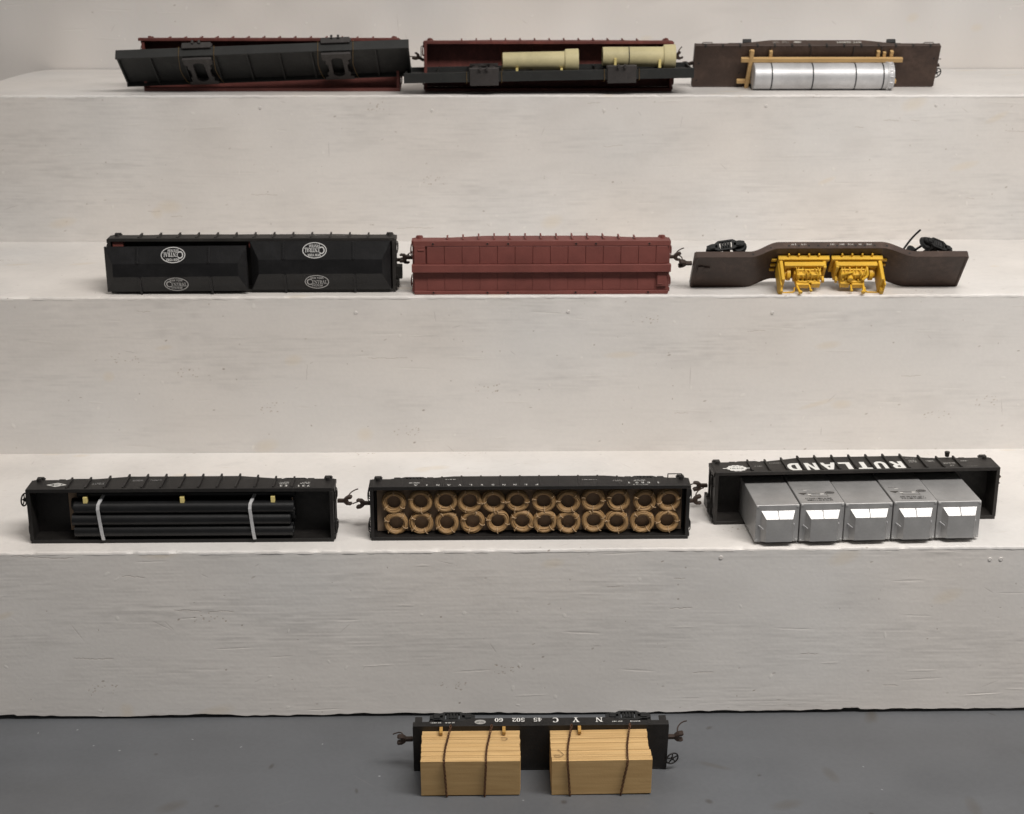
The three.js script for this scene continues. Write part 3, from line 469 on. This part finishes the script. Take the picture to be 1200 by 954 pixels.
// ---------------------------------------------------------------- E: black gondola with two black emblem covers
{
  const W = 36.2, L = 185;
  const t = thing('gondola_car', 'black model gondola on its side behind two black covers with oval emblems', 'model railcar', [-148.3, 2 * H, -173.6]);
  const posts = []; for (let k = 0; k < 13; k++) posts.push(-73 + k * 12.35);
  gondola(t, { L, W, d: 14, fb: 15.5, f1: 55, f2: 70, depth: 12, m: M.blackGrey, posts, tz: -22 });
  for (const [x, w] of [[-90, 7], [-2, 3]]) obj('red_block', bx(x, x + w, 29.5, 34, -8, -1.4, 0.3), M.oxide, t);
  coupler(t, 93, W / 2, -15, 1); obj('brake_box', [bx(92.6, 97, 7, 16, -13, -7, 0.6), bx(92.6, 95, 2, 7, -12, -4, 0.5)], M.blackGrey, t);
  mark(t, 'side_lettering', 10, 3, (g, w, h) => scribble(g, 0, 0, w, h, 1, 41, '#8b8985'), [42, W - 0.8, -11.6], ...SIDE); mark(t, 'side_lettering', 10, 3, (g, w, h) => scribble(g, 0, 0, w, h, 1, 42, '#8b8985'), [55, W - 0.8, -11.6], ...SIDE);
  const emblem = (g, w, h) => {
    g.strokeStyle = '#c3c2c0'; g.fillStyle = '#c3c2c0'; g.lineWidth = 0.55; g.beginPath(); g.ellipse(w / 2, h / 2, w / 2 - 0.5, h / 2 - 0.5, 0, 0, 6.3); g.stroke(); g.textAlign = 'center';
    print(g, 'bold 2.3px sans-serif', 'NEW YORK', w / 2 + 0.2, 3.4, 8.5); print(g, 'bold 2.3px sans-serif', 'SYSTEM', w / 2, h - 1.6, 7.2); print(g, 'bold 4.1px serif', 'ENTRAL', w / 2 + 1.7, h / 2 + 1.5, 10); g.lineWidth = 0.75; g.beginPath(); g.ellipse(3.6, h / 2, 1.7, 2.05, 0, 0.75, 5.55); g.stroke();
  };
  const covers = [[-149 - 93.2, 91.4, 2.3, 32.0, 5.2, 'black cover with oval emblems over the left half, sagging below the rim'], [-149 + 0.2, 90.6, 2.5, 34.6, 2.4, 'black cover with oval emblems over the right half, fitted inside the rim']];
  covers.forEach(([x0, len, y0, y1, z0, label], k) => {
    const c = thing('gondola_cover', label, 'cover', [x0 + len / 2, 2 * H + y0, -173.6 + z0], 'black covers on the gondola'); if (!k) c.rotation.z = rad(0.35);
    const a = len / 2, h = y1 - y0, ya = h * 0.36, yb = h * 0.655, ins = 5.4, z = 4.4;
    const o = [[-a, 0, 0], [a, 0, 0], [a, h, 0], [-a, h, 0]], p = [[-a + ins, ya, z], [a - ins, ya, z], [a - ins, yb, z], [-a + ins, yb, z]], q = o.map(([x, y]) => [x, y, -1.6]);
    obj('shell', quads([p, [o[0], o[1], p[1], p[0]], [o[3], p[3], p[2], o[2]], [o[0], p[0], p[3], o[3]], [o[1], o[2], p[2], p[1]], [q[0], q[1], o[1], o[0]], [q[3], o[3], o[2], q[2]], [q[0], o[0], o[3], q[3]], [q[1], q[2], o[2], o[1]], [q[1], q[0], q[3], q[2]]]), M.blackSatin, c);
    const sl = Math.atan2(z, h - yb), sl2 = Math.atan2(z, ya), upL = Math.hypot(z, h - yb), loL = Math.hypot(z, ya);
    for (const x of [-a + 21.5, a - 24]) {
      obj('lug', moved(bx(-0.7, 0.7, 0, upL, -0.4, 0.9, 0.25), x, yb, z, -Math.atan2(z, h - yb)), M.blackSatin, c);
      obj('lug', [moved(bx(-0.7, 0.7, -loL - 2.1, 0, -0.6, 0.9, 0.25), x + 0.6, ya, z, Math.atan2(z, ya))], M.blackSatin, c);
    }
    const um = [(h + yb) / 2, z / 2], lm = [ya / 2, z / 2];
    mark(c, 'oval_emblem', 16.2, 11, emblem, [k ? -3.6 : -1.2, um[0], um[1]], [-1, 0, 0], [0, -(h - yb), z], 24);
    mark(c, 'oval_emblem', 16.2, 11, emblem, [k ? -2.8 : -0.4, lm[0], lm[1]], [1, 0, 0], [0, ya, z], 24);
  });
}
// ---------------------------------------------------------------- F: oxide red gondola with ribbed cover
{
  const W = 35.6, L = 166;
  const t = thing('gondola_car', 'oxide red model gondola lying on its side on the middle step', 'model railcar', [39.7, 2 * H, -168.4]);
  const posts = []; for (let k = 0; k < 13; k++) posts.push(-61 + k * 10.15);
  gondola(t, { L, W, d: 12, fb: 17, f1: 36, f2: 60, depth: 10, m: M.oxide, posts, lean: 0.8, tz: -20 });
  coupler(t, 84, W / 2 + 3, -15, 1); coupler(t, -84, W / 2 + 3, -15, -1);
  const c = thing('ribbed_cover', 'oxide red panelled cover with a raised middle band closing the red gondola', 'cover', [39.7, 2 * H, -168.2]);
  obj('base_plate', bx(-82.6, 82.6, 0.6, W - 0.6, 0.2, 1, 0.2), M.oxide, c);
  obj('edge_rail', bx(-83, 83, W - 3.4, W + 0.1, 0.4, 2.6, 0.3), M.oxide, c); obj('edge_rail', bx(-82.6, 82.6, 0.1, 2.4, 0.4, 2.3, 0.3), M.oxide, c);
  obj('middle_band', bx(-84, 84, 15.4, 20.4, 0.8, 5, 0.3), M.oxide, c);
  for (let k = 0; k < 14; k++) {
    const xa = -74.3 + k * 11.42; obj('panel', bx(xa + 0.07, xa + (k === 13 ? 7.6 : 11.35), 20.5, W - 3.6, 0.6, 2.4 + 0.14 * (k % 3), 0.3), M.oxide, c);
    obj('panel', bx(xa + 0.07, xa + (k === 13 ? 7.6 : 11.35), 2.5, 15.2, 0.6, 1.15 + 0.1 * ((k + 1) % 3), 0.25), M.oxide, c);
  }
  obj('corner_tab', [bx(-82.4, -75.2, 20.4, 32.4, 0.8, 2.7, 0.25), bx(-80, -76, 29.3, 30.4, 2.6, 3.3, 0.2)], M.oxide, c);
  obj('corner_tab', [bx(75.4, 81.4, 5.4, 14.8, 0.8, 2.9, 0.25), bx(76, 79, 6.6, 7.5, 2.8, 3.4, 0.2)], M.oxide, c);
  for (const [px, k] of [[508, 0], [571, 1], [595, 1], [674, 1], [697, 1], [759, 0]]) for (const y of [W - 1.9, 1.4]) { const x = (px - 634) * 0.5575; const g = new THREE.TorusGeometry(0.9, 0.35, 6, 12); g.translate(x, y, 2.5); obj('tie_loop', g, M.oxide, c); const hl = cyl('z', 0.3, 0.8, x, y, 2.62, 0.8, 10); obj('hole', hl, M.black, c); }
}
// ---------------------------------------------------------------- G: brown depressed-centre flat car with yellow engines
{
  const W = 32.3, th = rad(39);
  const t = thing('depressed_flat_car', 'brown model flat car with a dropped middle tipped forward on the middle step', 'model railcar', [229, 2 * H, -184]); t.rotation.x = th;
  const top = []; const xs = []; for (let x = -89; x <= 88; x += 1.5) xs.push(x); xs.push(88);
  const zAt = (x) => { const s = (q) => q * q * (3 - 2 * q), c = (v) => Math.max(0, Math.min(1, v)); const a = x < 0 ? s(c((x + 54) / 20)) : s(c((54 - x) / 21)); return -7.2 * a; };
  const deckT = (x) => 3.4 + 0.6 * (zAt(x) / -7.2);
  const prof = [...xs.map((x) => [x, zAt(x)]), ...[...xs].reverse().map((x) => [x, zAt(x) - deckT(x)])];
  obj('deck', ext('xz', prof, 1.0, W - 1.0), M.brown, t);
  const prof2 = [...xs.map((x) => [x, zAt(x) + 0.25]), ...[...xs].reverse().map((x) => [x, zAt(x) - deckT(x) - 1.2])];
  obj('side_sill', ext('xz', prof2, W - 1.1, W, 0.15), M.brown, t); obj('side_sill', ext('xz', prof2, 0, 1.1, 0.15), M.brown, t);
  for (const s of [-1, 1]) obj('end_sill', bx(s > 0 ? 86.8 : -90, s > 0 ? 88.6 : -87.8, 0.6, W - 0.4, -4.6, 0.5, 0.5), M.brown, t);
  for (const x of [-40, -28, -21.5, -15, -8.8, -2.5, 3.5, 9.5, 15.6, 21.5, 28, 36, -52, 50]) obj('stake_hole', bx(x - 0.7, x + 0.7, W - 0.4, W + 0.12, zAt(x) - 2.6, zAt(x) - 1.4), M.black, t);
  for (const [x, w, s] of [[-24.8, 3.6, 51], [-18.2, 3.2, 52], [0.4, 3.4, 53], [6.5, 4, 54], [12.5, 3.6, 55], [18.6, 2, 56], [24.6, 4, 57]]) mark(t, 'side_lettering', w, 1.8, (g, w_, h) => scribble(g, 0, 0, w_, h, 1, s, '#b9b5b0'), [x, W, -10.4], ...SIDE);
  obj('end_casting', [bx(-84, -79, 19, 22, -0.2, 1.2, 0.4), bx(-87, -83, 17.5, 23, -0.2, 1, 0.4)], M.brown, t);
  truckAssembly(t, -67, W / 2 + 6.2, -10.5, rad(13), 0.12, 0.88); truckAssembly(t, 65, W / 2 + 8, -10.5, rad(-30), 0.1, 0.84);
  obj('brake_rod', tube([[46, W - 2, -6], [52, W + 4, -12], [57, W + 9, -15]], 0.7, 8, 6), M.truck, t);
  coupler(t, -90, W / 2 + 2, -6, -1);
  const engines = [[-17.4, 1, 'yellow model engine set on the left of the dropped deck'], [17.6, -1, 'yellow model engine set on the right of the dropped deck']];
  engines.forEach(([cx, m, label], k) => {
    const base = V(cx, 0, -7).applyAxisAngle(V(1, 0, 0), th);
    const e = thing('engine_set', label, 'engine', [229 + base.x, 2 * H + base.y, -184 + base.z], 'yellow engines on the brown flat car'); e.rotation.x = th;
    const Y = M.yellow, f = (x0, x1, ...r) => (m > 0 ? bx(x0, x1, ...r) : bx(-x1, -x0, ...r));
    obj('skid_plate', [bx(-16.4, 16.4, 9, 24.6, 0.1, 1.6, 0.3), bx(-16.8, 16.8, 22.8, 25.2, 0.1, 3.6, 0.3)], Y, e);
    for (let q = 0; q < 4; q++) obj('bolt_peg', bx(-10.6 + q * 6.6, -9.5 + q * 6.6, 25, 27.6, 0.2, 1.6, 0.2), Y, e);
    obj('top_rail', f(-13, 14, 21.4, 24, 4.4, 7.8, 0.4), Y, e);
    obj('radiator_frame', [f(-16.2, -13.8, 9, 24, 1.6, 19, 0.7), f(-16.9, -16, 9.8, 22, 3, 22, 0.4), f(-16.4, -14.4, 12, 16, 18.6, 22.4, 0.5)], Y, e);
    obj('gusset', ext('xy', (m > 0 ? [[-12.6, 21.6], [-12.6, 15.5], [-7, 21.6]] : [[12.6, 21.6], [7, 21.6], [12.6, 15.5]]), 5.4, 7, 0.15), Y, e);
    obj('end_bracket', [f(12.4, 14.4, 9.4, 23.6, 1.6, 9, 0.4), f(12.2, 14, 12, 15, 9, 13, 0.4)], Y, e);
    obj('engine_block', [f(-6.4, 11.4, 10.6, 19, 1.6, 11, 0.6), f(-11.2, -8.6, 11.4, 18.2, 2.4, 9.8, 0.5)], Y, e);
    obj('valve_cover', [f(-5.2, 11.2, 16.4, 20.8, 7.4, 13, 0.7), f(-5.2, 11.2, 10.6, 14, 8.4, 13.6, 0.7)], Y, e);
    obj('flywheel_housing', [cyl('x', 2.2, 4.4, m * -9.6, 15, 7.6, 4.4, 18), cyl('x', 1.4, 2.6, m * -11.4, 15, 7.6, 2.6, 14)], Y, e);
    for (let q = 0; q < 6; q++) obj('manifold_port', [cyl('y', 2.4, 0.95, m * (-3.6 + q * 2.7), 20.9, 5.6 + (k ? 0.6 : 0), 0.95, 8), f(-4.4 + q * 2.7, -2.8 + q * 2.7, 14.2, 16.2, 11.6, 14.4, 0.3)], Y, e);
    obj('exhaust_manifold', [f(-4.8, 11, 20.6, 22, 8.6, 10, 0.4), tube([[m * -4.8, 15.2, 13.8], [m * 2, 15.2, 14.6], [m * 10.6, 15.2, 13.8]], 0.8, 14, 7), ...(k ? [tube([[m * -6, 21, 6], [m * -6, 22.4, 9], [m * -6, 20, 13], [m * -3, 18, 15]], 0.9, 14, 7), tube([[m * 3, 21.5, 11], [m * 6, 22.4, 12.6], [m * 10, 20.4, 12.6]], 0.7, 14, 7), cyl('z', 3, 1.9, m * 5, 18.6, 14, 1.9, 14)] : [])], Y, e);
    const RP = rng(500 + k); for (let q = 0; q < 9; q++) { const x = m * (-6 + q * 2 + RP()), x2 = x + (RP() - 0.5) * 5, zz = 5 + RP() * 5; obj('pipework', tube([[x, 19, zz], [x, 21.6 + RP(), zz + 0.6], [(x + x2) / 2, 21.8 + RP() * 0.8, zz + 3], [x2, 19.6, 12.6 + RP()], [x2, 17, 13.6]], 0.32 + 0.15 * RP(), 14, 6), Y, e); }
    for (let q = 0; q < 5; q++) obj('bolt', cyl('z', 0.8, 0.55, m * (-4 + q * 3.4), 13 + RP() * 5, 14 + RP() * 0.6, 0.55, 8), Y, e);
    obj('sump', [f(-5, 3.6, 11, 15, 13.8, 16.6, 0.5), f(4.8, 11, 11, 15.6, 13.8, 16.2, 0.5)], Y, e);
    obj('exhaust_stack', [tube([[m * -4.4, 13.6, 15], [m * -4, 14.4, 19], [m * -3.2, 15.2, 22.4]], 0.75, 10, 7), cyl('z', 1.2, 1.35, m * -3.1, 15.3, 22.8, 1.35, 12)], Y, e);
    obj('exhaust_stack', [tube([[m * 3.8, 13.4, 15], [m * 4, 14, 18.4], [m * 4.2, 14.6, 21]], 0.65, 10, 7), cyl('z', 0.9, 1.0, m * 4.2, 14.7, 21.2, 1.0, 12)], Y, e);
    obj('drain_pipe', tube([[m * -15, 10.4, 19.6], [m * -10, 10.8, 19.6], [m * -6.4, 11, 19.2], [m * -5.6, 11.6, 16]], 0.5, 18, 6), Y, e);
    for (let q = 0; q < 3; q++) obj('deck_block', f(-20.6, -17.2, 10 + q * 5, 12.2 + q * 5, 0.2, 1.6, 0.3), Y, e);
  });
}
// ---------------------------------------------------------------- plate girders
const GH = 38;
function girder(label, at, rot, full) {
  const g = thing('plate_girder', label, 'girder', at, 'black girders in the red gondolas'); g.rotation.set(...rot, 'ZYX');
  const m = M.girder, a = 105;
  obj('web', bx(-a + 0.3, a - 0.3, 1.2, GH - 1.2, -0.6, 0.6), m, g); obj('flange', bx(-a, a, GH - 1.3, GH, -3.6, 3.6, 0.25), m, g); obj('flange', bx(-a, a, 0, 1.3, -3.6, 3.6, 0.25), m, g);
  for (let k = 0; k < 10; k++) { const x = -a + 1.2 + k * (2 * a - 2.4) / 9; for (const s of [-1, 1]) obj('stiffener', bx(x - 0.55, x + 0.55, 1.3, GH - 1.3, s * 0.6, s * 2.9), m, g); }
  for (const x of [-47, 52.5]) {
    const hole = []; for (let q = 0; q < 20; q++) { const an = -q / 20 * Math.PI * 2; hole.push([x + 4.2 * Math.cos(an), 19.5 + (Math.sin(an) > 0 ? 8 : -8) + 4.2 * Math.sin(an)]); }
    const out = [[-10.5, 3], [-10.5, 6.5], [-8, 7.5], [-8.6, 12], [-7, 14], [-7, 22], [-8.6, 24], [-8, 28], [-10.5, 30], [-10.5, 36.4], [10.5, 36.4], [10.5, 30], [8, 28], [8.6, 24], [7, 22], [7, 14], [8.6, 12], [8, 7.5], [10.5, 6.5], [10.5, 3]].reverse().map(([u, v]) => [x + u, v]);
    for (const s of [-1, 1]) obj('saddle_plate', ext('xy', out, s > 0 ? 3.9 : -5.9, s > 0 ? 5.9 : -3.9, 0.2, [hole]), M.saddle, g);
    obj('saddle_cap', [bx(x - 10.4, x + 10.4, GH + 0.1, GH + (full ? 1.4 : 2.2), -6.2, full ? 6.2 : -1.6, 0.4), bx(x - 11, x + 11, GH - 2, GH + 0.2, -6.4, -3.8, 0.3), bx(x - 3.4, x - 1.8, GH + 2.2, GH + 3.6, -7.4, -4.6, 0.3), bx(x + 1.4, x + 3, GH + 2.2, GH + 3.6, -7.4, -4.6, 0.3)], M.saddle, g);
    for (const s of [-1, 1]) { const wx = x + s * 12.6; obj('tie_wire', tube([[wx, GH + 0.4, -4], [wx, GH + 0.5, 0], [wx, GH + 0.3, 4.2], [wx - 1, GH - 9, 5.4], [wx - 1.4, 22, 6], [wx - 0.4, 10, 5.4], [wx + 0.8, 2, 4]], 0.22, 26, 5), M.wire, g); }
  }
  return g;
}
// ---------------------------------------------------------------- H: red gondola with a leaning girder
{
  const W = 37.6, L = 187;
  const t = thing('gondola_car', 'dark red model gondola on the top step mostly hidden by a leaning girder', 'model railcar', [-153, 3 * H, -350]); t.rotation.y = -0.006;
  const posts = []; for (let k = 0; k < 14; k++) posts.push(-75 + k * 11.5);
  gondola(t, { L, W, d: 14, fb: 17, f1: 50, f2: 68, depth: 13.5, m: M.oxideDark, posts });
  obj('rail_flange', bx(-96, 94.5, W - 1.4, W + 0.8, -1.6, 1.2, 0.3), M.oxideDark, t); obj('rail_flange', bx(-93.8, 94.5, 0.1, 2.4, 0.3, 2.4, 0.3), M.oxideDark, t);
  girder('black plate girder leaning out of the leftmost red gondola, saddles facing front', [-154.6, 3 * H + 9.6, -352.5], [rad(51.5), 0, rad(2.1)]);
}
// ---------------------------------------------------------------- I: red gondola with girder edge-on and two tan columns
{
  const W = 36.4, L = 182;
  const t = thing('gondola_car', 'dark red model gondola in the middle of the top step with tan columns', 'model railcar', [51, 3 * H, -347.2]);
  const posts = []; for (let k = 0; k < 13; k++) posts.push(-64 + k * 10.8);
  gondola(t, { L, W, d: 14, fb: 17, f1: 46, f2: 64, depth: 14, m: M.oxideDark, posts });
  obj('end_ladder', [bx(-91.8, -90.9, 24, 31, -6, -4.6), tube([[-91, 23, -5], [-93.6, 23.4, -5], [-93.8, 28, -5], [-93.6, 32, -5], [-91, 32.4, -5]], 0.35, 14, 5)], M.blackGrey, t);
  for (const x of [-80, -79]) obj('floor_rib', bx(x * 1 - 0.4 + (x + 80) * 0.2, x + 0.1, 4, 27, -14, -13.2), M.oxide, t);
  coupler(t, -92, W / 2 + 3, -12, -1, -0.5); coupler(t, 92, W / 2 + 3, -12, 1, 0.5);
  girder('black plate girder seen edge-on below two tan columns', [50.4, 3 * H + 14.2, -361.4], [rad(90), 0, rad(1.05)], true);
  for (const x of [-34.5, -11.8, 63.6, 86]) obj('tie_wire', tube([[x, 16, 21.6], [x, 18, 12], [x + 0.2, 24, -3], [x + 0.3, 31, -11]], 0.24, 16, 5), M.wire, t);
  const col = (label, x0, x1, y, z, roll, bell, r) => {
    const c = thing('tan_column', label, 'column', [(x0 + x1) / 2, 3 * H + y, z], 'tan columns in the red gondola'); c.rotation.z = rad(roll);
    const l = (x1 - x0) / 2, P = [[-l, r - 2.4], [-l, r - 0.3], [-l + 0.4, r], [l - bell - 0.8, r + 0.5], [l - bell, r + 0.9], [l - bell + 0.4, r + 2], [l - 0.4, r + 2.3], [l, r + 2], [l, r - 1.2], [l - 8, r - 1.4]];
    const g = new THREE.LatheGeometry(P.map(([a, b]) => new THREE.Vector2(b, a)), 48); g.rotateZ(-Math.PI / 2); obj('shaft', g.index ? g : g, M.concrete, c);
    obj('bore_floor', cyl('x', 1, r - 1.3, -l + 1.4, 0, 0, r - 1.3, 24), M.concrete, c); return c;
  };
  const c1 = col('tan column with a flared right end beside the left girder saddle', 16.9, 72.2, 23.4, -337, 0.5, 10, 6.1);
  const c2 = col('tan column with a black band overlapping the right end of the gondola', 89.6, 142.6, 26.2, -337, -0.4, 8.6, 6.8);
  const bandG = new THREE.TorusGeometry(7.15, 0.35, 6, 40); bandG.rotateY(Math.PI / 2); bandG.translate(-7.4, 0, 0); obj('band', bandG, M.strapDark, c2);
  obj('peg', bx(-18.2, -16.4, -6.8, -4.4, 4.6, 7, 0.2), M.peg, c1); obj('peg', bx(14.2, 16, -7.2, -4.8, 4.6, 7.2, 0.2), M.peg, c1);
  obj('peg', bx(-18.4, -16.6, -6.4, -0.4, 6, 8, 0.2), M.peg, c2); obj('peg', bx(13.8, 15.8, -7, -1.4, 6.2, 8.2, 0.2), M.peg, c2);
}
// ---------------------------------------------------------------- J: brown flat car with silver tank
{
  const W = 34.6, th = rad(22), l = 91;
  const t = thing('flat_car', 'dark brown model flat car tipped forward on the top step with silver tank', 'model railcar', [251.8, 3 * H, -371]); t.rotation.x = th;
  obj('deck', bx(-l, l, 0.8, W - 0.8, -1.6, 0, 0.25), M.brown, t);
  const pts = [[-l, 0.05], [l, 0.05], [l, -3.4], [56, -3.8], [35, -8.6], [-35, -8.6], [-56, -3.8], [-l, -3.4]];
  obj('side_sill', ext('xz', pts, W - 1.3, W, 0.2), M.brown, t); obj('side_sill', ext('xz', pts, 0, 1.3, 0.2), M.brown, t);
  for (const s of [-1, 1]) { obj('end_sill', bx(s * (l - 1), s * (l + 0.8), 0.6, W - 0.6, -5, 0.06, 0.4), M.brown, t); grab(t, s > 0 ? 79 : -86, s > 0 ? 86 : -79, W - 0.6, -2.4, 1.6, M.brown); }
  for (let k = 0; k < 14; k++) { const x = -84 + k * 12.9; obj('stake_pocket', bx(x - 0.8, x + 0.8, W - 1.6, W + 0.5, -2.6, 0.2, 0.2), M.blackGrey, t); }
  for (const [x, y] of [[-88, 20], [-88.5, 6], [88, 24], [-57, 12]]) obj('deck_hole', cyl('z', 0.2, 0.7, x, y, 0.1, 0.7, 10), M.black, t);
  for (const s of [-1, 1]) truckAssembly(t, s * 60, W / 2 + 1.4, -10, 0, 0, 0.86);
  for (const x of [-52, 56]) obj('brake_cylinder', cyl('x', 6, 2.4, x, W - 2, -9, 2.4, 14), M.truck, t);
  mark(t, 'side_lettering', 20, 2.6, (g, w) => { g.fillStyle = '#c4c1bb'; g.textAlign = 'center'; print(g, 'bold 3.4px sans-serif', 'NYC 488001', w / 2, 2.5, 19.5); }, [23.5, W, -5], ...SIDE, 20);
  mark(t, 'oval_emblem', 6.4, 3.2, (g, w, h) => { g.fillStyle = '#a09c96'; g.beginPath(); g.ellipse(w / 2, h / 2, 3, 1.5, 0, 0, 6.3); g.fill(); }, [-15, W, -5], ...SIDE);
  for (const [x, s] of [[-24, 71], [-31, 72]]) mark(t, 'side_lettering', 5.4, 3, (g, w, h) => scribble(g, 0, 0, w, h, 2, s, '#a39f99'), [x, W, -5], ...SIDE);
  coupler(t, l - 5, W / 2 - 2, -6, 1, -0.3); coupler(t, -l, W / 2, -6, -1, 0.3); brakeWheel(t, l + 2, 10.6, -2.4, M.truck, 0.3);
  const yc = 15.6, zc = 11.6, base = V(0, yc, zc).applyAxisAngle(V(1, 0, 0), th);
  const k = thing('silver_tank', 'silver cylindrical tank in a timber cradle on the brown flat car', 'tank', [251.8, 3 * H + base.y, -371 + base.z]); k.rotation.x = th;
  const r = 9.7, x0 = -48.6, x1 = 50.4;
  const P = [[x0, 0], [x0, r - 0.9], [x0 + 0.3, r - 0.3], [x0 + 0.9, r], [x1, r], [x1 + 0.2, r + 0.9], [x1 + 1.4, r + 0.9], [x1 + 1.6, r + 0.2], [x1 + 3.6, r + 0.2], [x1 + 3.8, r + 0.8], [x1 + 4.8, r + 0.8], [x1 + 5, r - 0.4], [x1 + 5, 0]];
  const tg = new THREE.LatheGeometry(P.map(([a, b]) => new THREE.Vector2(b, a)), 64); tg.rotateZ(-Math.PI / 2); obj('tank_shell', new_flat(tg), M.silver, k);
  for (let q = 0; q < 14; q++) { const a = q / 14 * 6.283; obj('flange_lug', cyl('x', 4.6, 0.55, x1 + 2.6, Math.sin(a) * (r + 0.3), Math.cos(a) * (r + 0.3), 0.55, 8), M.silver, k); }
  for (const x of [-35.6, -5.2, 26.6, 47.2]) { const g = new THREE.CylinderGeometry(r + 0.2, r + 0.2, 0.9, 48, 1, true); g.rotateZ(Math.PI / 2); g.translate(x, 0, 0); obj('strap', [g, bx(x - 0.15, x + 0.15, 6, W - yc - 0.4, -zc + 0.4, -zc + 1)], M.strapDark, k); }
  const T = (x0_, x1_, y0_, y1_, z0_, z1_) => bx(x0_, x1_, y0_ - yc, y1_ - yc, z0_ - zc, z1_ - zc, 0.3);
  obj('cradle_beam', T(-57.2, 63.4, 23.4, 26.6, 2.4, 5.4), M.timber, k); obj('cradle_beam', T(-58.4, 62, 4.6, 7.4, 0.2, 3.2), M.timber, k);
  obj('cradle_post', moved(bx(-1.4, 1.4, -15, 17, 3, 6, 0.3), -50.4, 16 - yc, -zc - 0.3, 0, 0, rad(-3)), M.timber, k); obj('cradle_post', T(48.6, 51, 4, 30, 0.2, 2.3), M.timber, k);
  for (const x of [-50, -35.2, 45, 55]) obj('cradle_stub', T(x - 1.2, x + 1.2, 26.7, 31.2, 0.2, 3.2), M.timber, k);
}
function new_flat(g) { return g; }
renderer.render(scene, camera);
